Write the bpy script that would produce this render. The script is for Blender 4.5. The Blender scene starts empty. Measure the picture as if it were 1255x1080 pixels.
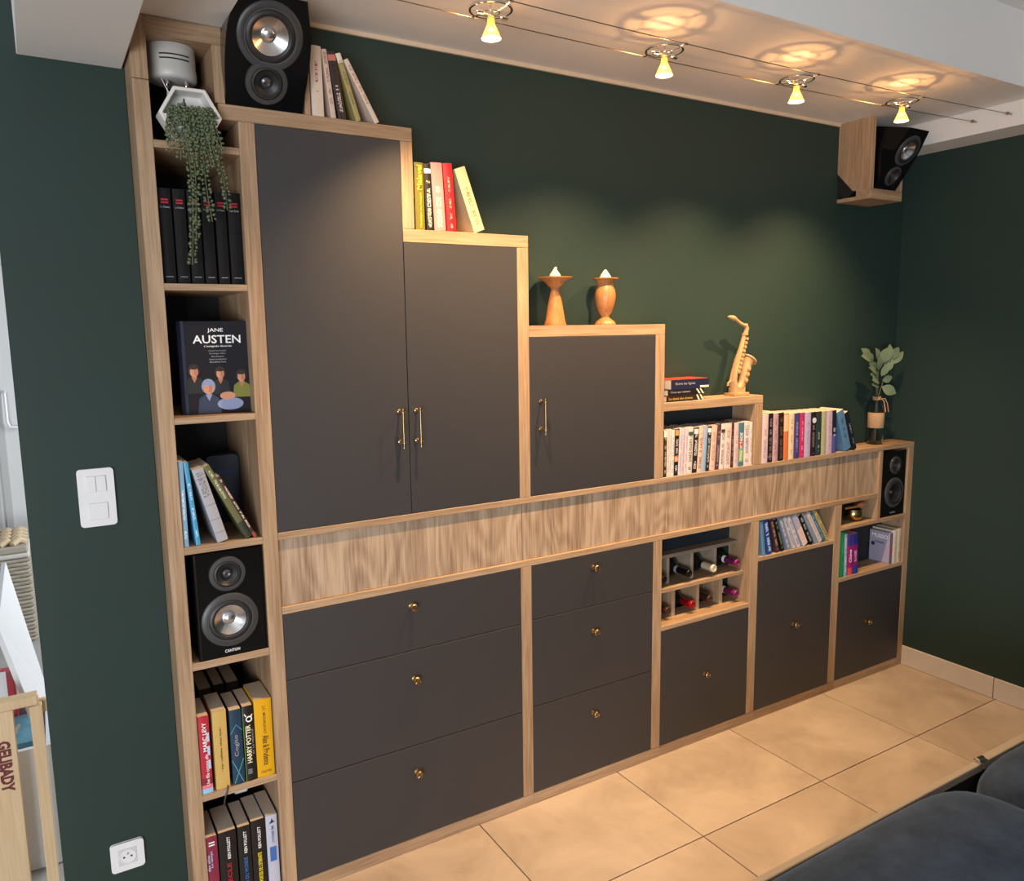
import bpy, bmesh, math, random
from mathutils import Vector, Matrix
random.seed(7)
scene = bpy.context.scene
COL = scene.collection
pi = math.pi

# ------------------------------------------------------------ camera
def set_camera():
    f, yaw, pitch, roll = 958.23, 0.5430, -0.1407, -0.0138
    fw = Vector((math.sin(yaw)*math.cos(pitch), math.cos(yaw)*math.cos(pitch), math.sin(pitch)))
    rt = Vector((math.cos(yaw), -math.sin(yaw), 0)); up = rt.cross(fw)
    r2 = rt*math.cos(roll)+up*math.sin(roll); u2 = up*math.cos(roll)-rt*math.sin(roll)
    cd = bpy.data.cameras.new('camera'); co = bpy.data.objects.new('camera', cd); COL.objects.link(co)
    cd.sensor_fit = 'HORIZONTAL'; cd.sensor_width = 36; cd.lens = f/1255*36; cd.clip_start = 0.02
    m = Matrix((r2, u2, -fw)).transposed().to_4x4(); m.translation = (-0.2036, -2.1773, 1.6776)
    co.matrix_world = m; scene.camera = co
set_camera()
vs = scene.view_settings
vs.view_transform = 'Standard'; vs.look = 'None'; vs.gamma = 1.0; vs.use_curve_mapping = False; vs.exposure = 0.0

# ------------------------------------------------------------ world: overcast daylight that enters through the open window side
w = bpy.data.worlds.new('world'); scene.world = w; w.use_nodes = True
bg = w.node_tree.nodes['Background']; bg.inputs[0].default_value = (0.80, 0.90, 1.0, 1); bg.inputs[1].default_value = 0.26
def area(name, loc, target, sx, sy, energy, col):
    l = bpy.data.lights.new(name, 'AREA'); l.shape = 'RECTANGLE'; l.size = sx; l.size_y = sy; l.energy = energy; l.color = col
    o = bpy.data.objects.new(name, l); COL.objects.link(o); o.location = loc
    d = Vector(target)-Vector(loc); o.rotation_euler = d.to_track_quat('-Z', 'Y').to_euler(); return o
area('window_daylight', (-2.4, -4.5, 0.90), (0.9, 0.0, 0.1), 2.6, 1.6, 205, (0.92, 0.96, 1.0))
area('next_room_fill', (1.7, 1.9, 1.5), (-.4, 1.3, .6), 2.0, 1.8, 95, (0.93, 0.97, 1.0))  # added unseen area light that brightens the chest lid and the next room
SPOT_W, GLOW_W = 99.0, 1.1
WARM = (1.0, 0.63, 0.31)

# ------------------------------------------------------------ materials
def lin(c):
    if isinstance(c, str):
        c = tuple(int(c[i:i+2], 16)/255 for i in (0, 2, 4))
        return tuple((v/12.92 if v <= .04045 else ((v+.055)/1.055)**2.4) for v in c)
    return c
def new_mat(name):
    m = bpy.data.materials.new(name); m.use_nodes = True
    nt = m.node_tree; return m, nt, nt.nodes['Principled BSDF']
MATS = {}
def plain(name, c, rough=.5, metal=0., spec=.5, coat=0., noise=.0, nscale=30., bump=0.):
    if name in MATS: return MATS[name]
    m, nt, b = new_mat(name); c = lin(c)
    b.inputs['Base Color'].default_value = (*c, 1); b.inputs['Roughness'].default_value = rough
    b.inputs['Metallic'].default_value = metal; b.inputs['Specular IOR Level'].default_value = spec
    b.inputs['Coat Weight'].default_value = coat; b.inputs['Coat Roughness'].default_value = .05
    if noise or bump:
        tc = nt.nodes.new('ShaderNodeTexCoord'); nz = nt.nodes.new('ShaderNodeTexNoise')
        nz.inputs['Scale'].default_value = nscale; nz.inputs['Detail'].default_value = 4
        nt.links.new(tc.outputs['Object'], nz.inputs['Vector'])
        if noise:
            mx = nt.nodes.new('ShaderNodeMix'); mx.data_type = 'RGBA'
            mx.inputs[6].default_value = (*[max(0, v*(1-noise)) for v in c], 1)
            mx.inputs[7].default_value = (*[min(1, v*(1+noise)) for v in c], 1)
            nt.links.new(nz.outputs['Fac'], mx.inputs[0]); nt.links.new(mx.outputs[2], b.inputs['Base Color'])
        if bump:
            bp = nt.nodes.new('ShaderNodeBump'); bp.inputs['Strength'].default_value = bump; bp.inputs['Distance'].default_value = .002
            nt.links.new(nz.outputs['Fac'], bp.inputs['Height']); nt.links.new(bp.outputs[0], b.inputs['Normal'])
    MATS[name] = m; return m

def oak(name, axis, c0, c1, figure=0.0, rough=.5):
    """light sonoma oak, grain running along one axis"""
    m, nt, b = new_mat(name); N = nt.nodes.new; L = nt.links.new
    tc = N('ShaderNodeTexCoord'); oi = N('ShaderNodeObjectInfo')
    ad = N('ShaderNodeVectorMath'); ad.operation = 'ADD'
    sc = N('ShaderNodeVectorMath'); sc.operation = 'SCALE'; sc.inputs['Scale'].default_value = 7.0
    L(oi.outputs['Random'], sc.inputs[0]); L(tc.outputs['Object'], ad.inputs[0]); L(sc.outputs[0], ad.inputs[1])
    mp = N('ShaderNodeMapping'); s = [190., 190., 190.]; s[axis] = 7.; mp.inputs['Scale'].default_value = s
    L(ad.outputs[0], mp.inputs[0])
    n1 = N('ShaderNodeTexNoise'); n1.inputs['Scale'].default_value = 1; n1.inputs['Detail'].default_value = 5; L(mp.outputs[0], n1.inputs[0])
    mp2 = N('ShaderNodeMapping'); s = [22., 22., 22.]; s[axis] = 1.6; mp2.inputs['Scale'].default_value = s; L(ad.outputs[0], mp2.inputs[0])
    n2 = N('ShaderNodeTexNoise'); n2.inputs['Scale'].default_value = 1; n2.inputs['Detail'].default_value = 3; L(mp2.outputs[0], n2.inputs[0])
    mx = N('ShaderNodeMath'); mx.operation = 'MULTIPLY_ADD'; mx.inputs[1].default_value = .55; L(n1.outputs['Fac'], mx.inputs[0])
    m2 = N('ShaderNodeMath'); m2.operation = 'MULTIPLY'; m2.inputs[1].default_value = .45; L(n2.outputs['Fac'], m2.inputs[0]); L(m2.outputs[0], mx.inputs[2])
    last = mx.outputs[0]
    if figure:
        # cathedral figure: distorted rings
        mp3 = N('ShaderNodeMapping'); s = [9., 9., 9.]; s[axis] = 2.2; mp3.inputs['Scale'].default_value = s; L(ad.outputs[0], mp3.inputs[0])
        n3 = N('ShaderNodeTexNoise'); n3.inputs['Scale'].default_value = .8; n3.inputs['Detail'].default_value = 1.5; L(mp3.outputs[0], n3.inputs[0])
        k = N('ShaderNodeMath'); k.operation = 'MULTIPLY'; k.inputs[1].default_value = 70; L(n3.outputs['Fac'], k.inputs[0])
        sn = N('ShaderNodeMath'); sn.operation = 'SINE'; L(k.outputs[0], sn.inputs[0])
        ma = N('ShaderNodeMath'); ma.operation = 'MULTIPLY_ADD'; ma.inputs[1].default_value = figure; L(sn.outputs[0], ma.inputs[0]); L(last, ma.inputs[2]); last = ma.outputs[0]
    cr = N('ShaderNodeValToRGB'); cr.color_ramp.elements[0].position = .36; cr.color_ramp.elements[1].position = .62
    cr.color_ramp.elements[0].color = (*c0, 1); cr.color_ramp.elements[1].color = (*c1, 1)
    L(last, cr.inputs[0]); L(cr.outputs[0], b.inputs['Base Color']); b.inputs['Roughness'].default_value = rough
    bp = N('ShaderNodeBump'); bp.inputs['Strength'].default_value = .12; bp.inputs['Distance'].default_value = .001; L(n1.outputs['Fac'], bp.inputs['Height']); L(bp.outputs[0], b.inputs['Normal'])
    MATS[name] = m; return m
O0, O1 = (.27, .165, .093), (.465, .32, .198)
OX, OY, OZ = oak('oak_x', 0, O0, O1), oak('oak_y', 1, O0, O1), oak('oak_z', 2, O0, O1)
OPAN = oak('oak_panel', 2, (.25, .165, .105), (.50, .37, .26), figure=.05)
ORACK = oak('oak_rack', 0, (.20, .155, .115), (.36, .29, .225))
GREY = plain('anthracite_front', (.033, .031, .034), rough=.55, spec=.6, noise=.06, nscale=400, bump=.03)
GREEN = plain('dark_green_paint', (.0175, .0370, .0310), rough=.62, spec=.35, noise=.10, nscale=3, bump=.0)
WHITE = plain('white_paint', (.76, .75, .735), rough=.75, spec=.3)
WHITE2 = plain('white_plastic', (.78, .78, .80), rough=.35)
BLACK = plain('black_parts_and_shade', (.008, .008, .009), rough=.6)  # on compartment backs the black puts the shade of the interior into colour
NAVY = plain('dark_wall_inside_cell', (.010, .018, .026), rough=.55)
BRASS = plain('antique_brass', (.36, .25, .13), rough=.32, metal=1)
CHROME = plain('chrome', (.75, .73, .70), rough=.12, metal=1)
GLOSS = plain('piano_black', (.003, .003, .0035), rough=.14, spec=.3)
RUBBER = plain('driver_rubber', (.018, .018, .020), rough=.45)
RINGG = plain('driver_ring', (.045, .046, .050), rough=.4)
ALU = plain('brushed_aluminium_cone', (.72, .72, .74), rough=.24, metal=1)
DARKCONE = plain('dark_cone', (.03, .03, .033), rough=.3, metal=.6)
PAPER = plain('paper_pages', (.60, .52, .42), rough=.85, noise=.12, nscale=300)
GROUT = plain('grout', (.22, .16, .11), rough=.9)
TURN = oak('turned_wood', 2, (.30, .115, .036), (.47, .21, .075), rough=.38)
PLY = oak('laser_cut_plywood', 2, (.40, .225, .10), (.54, .33, .165), rough=.55)
WAX = plain('wax', (.72, .66, .55), rough=.45)
LEAFG = plain('bead_leaf', (.11, .145, .075), rough=.55, noise=.3, nscale=60)
LEAFE = plain('eucalyptus_leaf', (.16, .22, .13), rough=.6, noise=.3, nscale=40)
STEM = plain('stem', (.12, .13, .06), rough=.7)
JUTE = plain('jute', (.42, .27, .15), rough=.9, noise=.35, nscale=250, bump=.5)
PINE = oak('pine', 2, (.62, .42, .23), (.72, .52, .31), rough=.5)

def glass_mat(name, col=(.9, .95, .95), rough=.02):
    m, nt, b = new_mat(name); b.inputs['Base Color'].default_value = (*col, 1); b.inputs['Roughness'].default_value = rough
    b.inputs['Transmission Weight'].default_value = 1; b.inputs['IOR'].default_value = 1.3; MATS[name] = m; return m
GLASS = glass_mat('clear_glass')
BOTTLE = plain('bottle_glass_dark', (.006, .008, .006), rough=.08, spec=.6)

def tile_mat():
    m, nt, b = new_mat('beige_tile'); N = nt.nodes.new; L = nt.links.new
    tc = N('ShaderNodeTexCoord'); oi = N('ShaderNodeObjectInfo'); ad = N('ShaderNodeVectorMath'); sc = N('ShaderNodeVectorMath')
    sc.operation = 'SCALE'; sc.inputs['Scale'].default_value = 11; L(oi.outputs['Random'], sc.inputs[0])
    L(tc.outputs['Object'], ad.inputs[0]); L(sc.outputs[0], ad.inputs[1])
    n = N('ShaderNodeTexNoise'); n.inputs['Scale'].default_value = 3.2; n.inputs['Detail'].default_value = 7; n.inputs['Roughness'].default_value = .62; n.inputs['Distortion'].default_value = .5
    L(ad.outputs[0], n.inputs[0])
    cr = N('ShaderNodeValToRGB'); e = cr.color_ramp.elements
    e[0].position = .33; e[0].color = (.38, .30, .235, 1); e[1].position = .66; e[1].color = (.54, .445, .36, 1)
    L(n.outputs['Fac'], cr.inputs[0]); L(cr.outputs[0], b.inputs['Base Color'])
    b.inputs['Roughness'].default_value = .38; b.inputs['Specular IOR Level'].default_value = .4
    return m
TILE = tile_mat()
SKIRT = plain('tile_skirting', (.62, .55, .49), rough=.45, noise=.1, nscale=12)

def velvet():
    m, nt, b = new_mat('blue_velvet'); N = nt.nodes.new; L = nt.links.new
    tc = N('ShaderNodeTexCoord'); n = N('ShaderNodeTexNoise'); n.inputs['Scale'].default_value = 9; n.inputs['Detail'].default_value = 8; n.inputs['Roughness'].default_value = .7
    L(tc.outputs['Object'], n.inputs[0])
    cr = N('ShaderNodeValToRGB'); e = cr.color_ramp.elements; e[0].position = .35; e[0].color = (.014, .025, .045, 1); e[1].position = .68; e[1].color = (.050, .080, .130, 1)
    L(n.outputs['Fac'], cr.inputs[0]); L(cr.outputs[0], b.inputs['Base Color']); b.inputs['Roughness'].default_value = .85
    b.inputs['Sheen Weight'].default_value = .55; b.inputs['Sheen Tint'].default_value = (.55, .68, .9, 1); b.inputs['Sheen Roughness'].default_value = .4
    n2 = N('ShaderNodeTexNoise'); n2.inputs['Scale'].default_value = 240; L(tc.outputs['Object'], n2.inputs[0])
    bp = N('ShaderNodeBump'); bp.inputs['Strength'].default_value = .35; bp.inputs['Distance'].default_value = .002; L(n2.outputs['Fac'], bp.inputs['Height']); L(bp.outputs[0], b.inputs['Normal'])
    return m
VELVET = velvet()

def wicker():
    m, nt, b = new_mat('wicker'); N = nt.nodes.new; L = nt.links.new
    b.inputs['Base Color'].default_value = (.34, .30, .24, 1); b.inputs['Roughness'].default_value = .8
    return m
WICK = wicker()
def emit(name, col, s):
    m, nt, b = new_mat(name); b.inputs['Base Color'].default_value = (*col, 1)
    b.inputs['Emission Color'].default_value = (*col, 1); b.inputs['Emission Strength'].default_value = s; MATS[name] = m; return m
FILAMENT = emit('lit_bulb_front', (1.0, .80, .55), 9.0)
def dichroic():
    m, nt, b = new_mat('dichroic_reflector_glass'); N = nt.nodes.new
    b.inputs['Base Color'].default_value = (.9, .5, .12, 1); b.inputs['Roughness'].default_value = .2
    b.inputs['Emission Color'].default_value = (1.0, .42, .06, 1); b.inputs['Emission Strength'].default_value = 3.4
    t = N('ShaderNodeBsdfTransparent'); t.inputs[0].default_value = (1, .8, .5, 1); mx = N('ShaderNodeMixShader'); mx.inputs[0].default_value = .22
    out = nt.nodes['Material Output']; nt.links.new(t.outputs[0], mx.inputs[1]); nt.links.new(b.outputs[0], mx.inputs[2]); nt.links.new(mx.outputs[0], out.inputs[0])
    return m
DICH = dichroic()

def cover(base, ink=None, z0=.1, z1=.9, w=.22, band=None, seed=None, rough=.45, freq=55.):
    """book jacket: flat colour with a printed title running up the spine and up to two colour bands (z0,z1,colour)"""
    base = tuple(v*.82 for v in lin(base)); m, nt, b = new_mat('jacket'); N = nt.nodes.new; L = nt.links.new
    b.inputs['Roughness'].default_value = rough
    tc = N('ShaderNodeTexCoord'); sp = N('ShaderNodeSeparateXYZ'); L(tc.outputs['Generated'], sp.inputs[0])
    def mth(op, a, c=None):
        n = N('ShaderNodeMath'); n.operation = op
        for i, v in enumerate((a, c)):
            if v is None: continue
            if isinstance(v, (int, float)): n.inputs[i].default_value = v
            else: L(v, n.inputs[i])
        return n.outputs[0]
    X, Y, Z = sp.outputs
    front = mth('LESS_THAN', Y, .02)
    cur = N('ShaderNodeRGB'); cur.outputs[0].default_value = (*base, 1); cur = cur.outputs[0]
    def over(fac, col, cur):
        mx = N('ShaderNodeMix'); mx.data_type = 'RGBA'; L(fac, mx.inputs[0]); L(cur, mx.inputs[6]); mx.inputs[7].default_value = (*lin(col), 1); return mx.outputs[2]
    for (a, c, col) in (band or []):
        cur = over(mth('MULTIPLY', front, mth('MULTIPLY', mth('GREATER_THAN', Z, a), mth('LESS_THAN', Z, c))), col, cur)
    if ink is not None:
        nz = N('ShaderNodeTexNoise'); nz.noise_dimensions = '2D'; nz.inputs['Scale'].default_value = 1; nz.inputs['Detail'].default_value = 1
        cb = N('ShaderNodeCombineXYZ'); sd = seed if seed is not None else random.random()*90
        L(mth('ADD', mth('MULTIPLY', Z, freq), sd), cb.inputs[0]); L(mth('MULTIPLY', X, 5.), cb.inputs[1]); L(cb.outputs[0], nz.inputs[0])
        nz2 = N('ShaderNodeTexNoise'); nz2.noise_dimensions = '1D'; nz2.inputs['Scale'].default_value = 1
        L(mth('ADD', mth('MULTIPLY', Z, 7.), sd*1.7), nz2.inputs['W'])
        msk = mth('MULTIPLY', mth('GREATER_THAN', nz.outputs['Fac'], .5), mth('GREATER_THAN', nz2.outputs['Fac'], .44))
        msk = mth('MULTIPLY', msk, mth('LESS_THAN', mth('ABSOLUTE', mth('SUBTRACT', X, .5)), w))
        msk = mth('MULTIPLY', msk, mth('MULTIPLY', mth('GREATER_THAN', Z, z0), mth('LESS_THAN', Z, z1)))
        cur = over(mth('MULTIPLY', msk, front), ink, cur)
    L(cur, b.inputs['Base Color']); return m

# ------------------------------------------------------------ mesh helpers
def mesh(name, verts, faces, mat, parent=None, smooth=False, loc=None, bevel=0., recalc=True, centre=True):
    """one mesh object; vertices are given in the parent's (or world) frame and re-centred on their own origin"""
    me = bpy.data.meshes.new(name)
    c = Vector((0, 0, 0))
    if centre:
        xs, ys, zs = zip(*verts); c = Vector(((min(xs)+max(xs))/2, (min(ys)+max(ys))/2, (min(zs)+max(zs))/2))
    me.from_pydata([Vector(v)-c for v in verts], [], faces)
    if recalc or bevel:
        bm = bmesh.new(); bm.from_mesh(me)
        if bevel: bmesh.ops.bevel(bm, geom=bm.edges[:]+bm.verts[:], offset=bevel, segments=1, affect='EDGES', profile=.5)
        bmesh.ops.recalc_face_normals(bm, faces=bm.faces[:]); bm.to_mesh(me); bm.free()
    mats = mat if isinstance(mat, (list, tuple)) else [mat]
    for mm in mats: me.materials.append(mm)
    if smooth:
        me.polygons.foreach_set('use_smooth', [True]*len(me.polygons))
        if smooth != 'all': me.set_sharp_from_angle(angle=math.radians(38))
    o = bpy.data.objects.new(name, me); COL.objects.link(o); o.location = c
    if parent is not None: o.parent = parent
    return o
def box_vf(x0, x1, y0, y1, z0, z1):
    v = [(x, y, z) for z in (z0, z1) for y in (y0, y1) for x in (x0, x1)]
    return v, [(0, 2, 3, 1), (4, 5, 7, 6), (0, 1, 5, 4), (2, 6, 7, 3), (0, 4, 6, 2), (1, 3, 7, 5)]
def box(name, x0, x1, y0, y1, z0, z1, mat, parent=None, bevel=0.0012, rel=None):
    if rel is not None: x0 -= rel[0]; x1 -= rel[0]; y0 -= rel[1]; y1 -= rel[1]; z0 -= rel[2]; z1 -= rel[2]
    v, f = box_vf(x0, x1, y0, y1, z0, z1); return mesh(name, v, f, mat, parent, bevel=bevel)
def joinvf(parts):
    V, F = [], []
    for v, f in parts:
        o = len(V); V += list(v); F += [tuple(i+o for i in q) for q in f]
    return V, F
def lathe_vf(prof, n=32, axis='z', c=(0, 0, 0), cap=True):
    V, F = [], []; cx, cy, cz = c; k = len(prof)
    for i in range(n):
        a = 2*pi*i/n; ca, sa = math.cos(a), math.sin(a)
        for r, h in prof:
            if axis == 'z': V.append((cx+r*ca, cy+r*sa, cz+h))
            elif axis == '-y': V.append((cx+r*ca, cy-h, cz+r*sa))
            else: V.append((cx+h, cy+r*ca, cz+r*sa))
    for i in range(n):
        j = (i+1) % n
        for q in range(k-1): F.append((i*k+q, j*k+q, j*k+q+1, i*k+q+1))
    if cap and prof[0][0] > 1e-6: F.append(tuple(i*k for i in range(n)))
    if cap and prof[-1][0] > 1e-6: F.append(tuple(i*k+k-1 for i in reversed(range(n))))
    return V, F
def lathe(name, prof, mat, parent=None, n=32, axis='z', c=(0, 0, 0), smooth=True, cap=True):
    v, f = lathe_vf(prof, n, axis, c, cap)
    o = mesh(name, v, f, mat, parent, smooth=smooth)
    me = o.data; bm = bmesh.new(); bm.from_mesh(me); bmesh.ops.remove_doubles(bm, verts=bm.verts[:], dist=1e-6); bmesh.ops.recalc_face_normals(bm, faces=bm.faces[:]); bm.to_mesh(me); bm.free()
    if smooth: me.polygons.foreach_set('use_smooth', [True]*len(me.polygons)); me.set_sharp_from_angle(angle=math.radians(38))
    return o
def tube_vf(pts, rad, n=8, closed=False):
    pts = [Vector(p) for p in pts]; k = len(pts); V, F = [], []
    rads = rad if isinstance(rad, (list, tuple)) else [rad]*k
    up = None
    for i, p in enumerate(pts):
        if closed: t = pts[(i+1) % k]-pts[i-1]
        else: t = pts[min(i+1, k-1)]-pts[max(i-1, 0)]
        t.normalize()
        if up is None:
            up = Vector((0, 0, 1)) if abs(t.z) < .9 else Vector((1, 0, 0))
        a = t.cross(up).normalized(); b = a.cross(t).normalized(); up = b
        for j in range(n):
            an = 2*pi*j/n; V.append(tuple(p+(a*math.cos(an)+b*math.sin(an))*rads[i]))
    for i in range(k if closed else k-1):
        i2 = (i+1) % k
        for j in range(n):
            j2 = (j+1) % n; F.append((i*n+j, i*n+j2, i2*n+j2, i2*n+j))
    if not closed: F.append(tuple(range(n-1, -1, -1))); F.append(tuple((k-1)*n+j for j in range(n)))
    return V, F
def tube(name, pts, rad, mat, parent=None, n=8, closed=False):
    v, f = tube_vf(pts, rad, n, closed); return mesh(name, v, f, mat, parent, smooth=True)
def prism_vf(poly, lo, hi, axis):
    """polygon given as pairs in the two other axes, extruded along axis"""
    def P(a, b, h): return {0: (h, a, b), 1: (a, h, b), 2: (a, b, h)}[axis]
    n = len(poly); V = [P(a, b, lo) for a, b in poly]+[P(a, b, hi) for a, b in poly]
    F = [tuple(range(n)), tuple(range(2*n-1, n-1, -1))]+[(i, (i+1) % n, n+(i+1) % n, n+i) for i in range(n)]
    return V, F
def prism(name, poly, lo, hi, axis, mat, parent=None, bevel=0., smooth=False):
    v, f = prism_vf(poly, lo, hi, axis); return mesh(name, v, f, mat, parent, bevel=bevel, smooth=smooth)
def thing(name, label, cat, loc=(0, 0, 0), rot=(0, 0, 0), group=None):
    o = bpy.data.objects.new(name, None); COL.objects.link(o); o.location = loc; o.rotation_euler = rot; o.empty_display_size = .02
    o['label'] = label; o['category'] = cat
    if group: o['group'] = group
    return o
def tag(o, label, cat, group=None):
    o['label'] = label; o['category'] = cat
    if group: o['group'] = group
    return o
def struct(o): o['kind'] = 'structure'; return o
TEXTC = {}
def text_vf(s, bold=0.):
    key = (s, bold)
    if key not in TEXTC:
        cu = bpy.data.curves.new('lettering', 'FONT'); cu.body = s; cu.size = 1; cu.resolution_u = 2; cu.offset = bold; cu.extrude = .0
        ob = bpy.data.objects.new('lettering_tmp', cu); me = bpy.data.meshes.new_from_object(ob)
        V = [tuple(v.co) for v in me.vertices]; F = [tuple(p.vertices) for p in me.polygons]
        bpy.data.objects.remove(ob); bpy.data.curves.remove(cu); bpy.data.meshes.remove(me)
        xs = [v[0] for v in V]; ys = [v[1] for v in V]; x0, x1, y0, y1 = min(xs), max(xs), min(ys), max(ys)
        TEXTC[key] = ([((v[0]-x0)/(x1-x0), (v[1]-y0)/(y1-y0)) for v in V], F)
    return TEXTC[key]
def lettering(name, s, o, ux, uy, L, H, mat, parent=None, bold=0.01):
    """flat lettering: origin o, unit directions ux (reading) and uy (letter up), length L, height H"""
    V2, F = text_vf(s, bold); o, ux, uy = Vector(o), Vector(ux), Vector(uy)
    return mesh(name, [tuple(o+ux*(a*L)+uy*(b*H)) for a, b in V2], F, mat, parent, recalc=False)
UP, DOWN, ACROSS = ((0, 0, 1), (-1, 0, 0)), ((0, 0, -1), (1, 0, 0)), ((1, 0, 0), (0, 0, 1))
INK = {k: plain('ink_'+k, v, rough=.6) for k, v in dict(white='f0f0f0', black='15151a', red='b01c2c', gold='c8a050', yellow='f2dc3a', cream='f5ecc0', blue='3c6ab0', cyan='58c0d0', navy='1c2440', grey='9a9aa4', green='6c9a3c', brown='6a4420', lav='b8c8ee', skin='d09070', skin2='b87858', hair='2a1810', cap='8894b8', olive='7a7a30', dress='2a3450').items()}

# ------------------------------------------------------------ measures of the place (metres)
YW = .125           # face of the green wall behind the furniture
ZC = 2.544          # soffit
XW = 3.366          # right wall
x0, x1, x2, x3, x4, x5, x6, x7 = .0506, .0888, .2947, .3363, .7471, .7847, 1.1394, 1.1814
x8, x9, x10, x11, x12, x13, x14, x15 = 1.7277, 1.7706, 2.2562, 2.302, 2.7918, 2.8392, 3.3237, 3.3647
T1, D1, T2, D2, T3, D3, T4, D4 = 2.2610, 2.2226, 1.9755, 1.9373, 1.6898, 1.6528, 1.4016, 1.3691
M1B, M1T, M2B, M2T, ZB = 1.0992, 1.1199, .8798, .9015, .0424
WD = .123           # depth of the furniture in front of the wall

# ------------------------------------------------------------ structure
fl = struct(box('floor', -3.2, XW+.2, -5.2, 4.0, -.12, -.006, GROUT, bevel=0))
TS, TX0, TY0 = .6, .9611, -.4512
tmesh = None
for i in range(-3, 5):
    for j in range(-4, 2):
        xa = TX0+i*TS; ya = TY0+(j-1)*TS; xb, yb = xa+TS, ya+TS
        if xa > XW or ya > .12: continue
        xb = min(xb, XW-.002); yb = min(yb, YW)
        full = abs(xb-xa-TS) < 1e-6 and abs(yb-ya-TS) < 1e-6
        if full and tmesh:
            o = bpy.data.objects.new('tile', tmesh); COL.objects.link(o); o.location = ((xa+xb)/2, (ya+yb)/2, -.005)
        else:
            o = box('tile', xa+.002, xb-.002, ya+.002, yb-.002, -.010, 0, TILE, bevel=.0008)
            if full: tmesh = o.data
        o.parent = fl; o.location -= fl.location
struct(box('floor_next_room', -3.2, -.26, .2, 4.0, -.006, -.001, plain('grey_laminate', (.34, .33, .32), rough=.5, noise=.2, nscale=8), bevel=0))
def wall_with_holes(name, xa, xb, za, zb, y0, y1, holes, mat):
    xs = sorted({xa, xb}|{h[0] for h in holes}|{h[1] for h in holes}); zs = sorted({za, zb}|{h[2] for h in holes}|{h[3] for h in holes})
    V, F = [], []
    def q(*p):
        n = len(V); V.extend(p); F.append(tuple(range(n, n+len(p))))
    ins = lambda x, z: any(h[0] < x < h[1] and h[2] < z < h[3] for h in holes)
    for a, b in zip(xs, xs[1:]):
        for c, d in zip(zs, zs[1:]):
            if ins((a+b)/2, (c+d)/2): continue
            q((a, y0, c), (b, y0, c), (b, y0, d), (a, y0, d)); q((a, y1, c), (a, y1, d), (b, y1, d), (b, y1, c))
    for a, b, c, d in holes+[(xa, xb, za, zb)]:
        q((a, y0, c), (a, y1, c), (a, y1, d), (a, y0, d)); q((b, y0, c), (b, y1, c), (b, y1, d), (b, y0, d))
        q((a, y0, c), (b, y0, c), (b, y1, c), (a, y1, c)); q((a, y0, d), (b, y0, d), (b, y1, d), (a, y1, d))
    return mesh(name, V, F, mat, recalc=False)
struct(wall_with_holes('wall_back', x3, XW, 0, 2.75, YW, YW+.32, [(x9, x10, .5345, .79), (3.124, x14, .774, M1B)], GREEN))
struct(box('wall_left', -.257, x0, YW, YW+.32, 0, 2.75, GREEN, bevel=.002))
struct(box('wall_behind_shelves', x0, x3, YW+.30, YW+.32, 0, 2.75, GREEN, bevel=0))
struct(box('wall_right', XW, XW+.15, -5.2, YW, 0, 2.95, GREEN, bevel=0))
struct(box('trim_1', .50, 2.905, YW-.008, YW, 2.532, ZC, plain('trim_line', (.62, .50, .36), rough=.6), bevel=0))
# soffit with the spot rail, boxed beams, room ceiling
struct(box('ceiling_soffit', .268, XW, -.555, YW, ZC, ZC+.35, WHITE, bevel=0))
struct(box('ceiling', -3.2, XW+.15, -5.2, -.555, 2.80, 2.95, WHITE, bevel=0))
struct(box('trim_2', -.183, .044, -.555, YW, 2.346, 2.95, WHITE, bevel=.002))
struct(box('trim_3', .044, .268, -.555, YW+.30, 2.446, 2.95, WHITE, bevel=0))
struct(box('trim_5', 3.183, XW, -.555, YW, 2.449, ZC, WHITE, bevel=.001))
struct(box('trim_4', 3.183, XW, -5.2, -.555, 2.449, 2.80, WHITE, bevel=.001))
bb = struct(thing('baseboard_right', '', ''))
del bb['label'], bb['category']
for a, b in ((-.4405, -.001), (-1.04, -.4435), (-1.64, -1.043), (-2.24, -1.643), (-2.84, -2.243)):
    box('skirting_tile', XW-.011, XW-.0005, a, b, .001, .098, SKIRT, bb, bevel=.0015)

# ------------------------------------------------------------ the fitted wall furniture
def part(name, a, b, c, d, e, f_, mat, par, bevel=.0012):
    return box(name, a, b, c, d, e, f_, mat, par, bevel, rel=par.location)
def knob(par, x, z, rel, y=0.0):
    pr = [(0.0095, 0), (.0095, .002), (.005, .004), (.0045, .012), (.011, .016), (.0125, .020), (.0125, .024), (.010, .027), (.009, .0255), (.004, .0255), (.003, .028), (0, .0285)]
    k = lathe('knob', pr, BRASS, par, n=20, axis='-y', c=(x-rel[0], y-rel[1], z-rel[2])); k['label'] = 'round antique brass knob'
    V, F = [], []
    for s in range(4):
        a = s*pi/2+pi/4
        v, f = tube_vf([(x-rel[0]+.004*math.cos(a), y-rel[1]-.027, z-rel[2]+.004*math.sin(a)), (x-rel[0]+.010*math.cos(a), y-rel[1]-.0265, z-rel[2]+.010*math.sin(a))], .0014, 6)
        o = len(V); V += v; F += [tuple(i+o for i in q) for q in f]
    k2 = mesh('knob_petals', V, F, BRASS, par); return k
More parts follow.
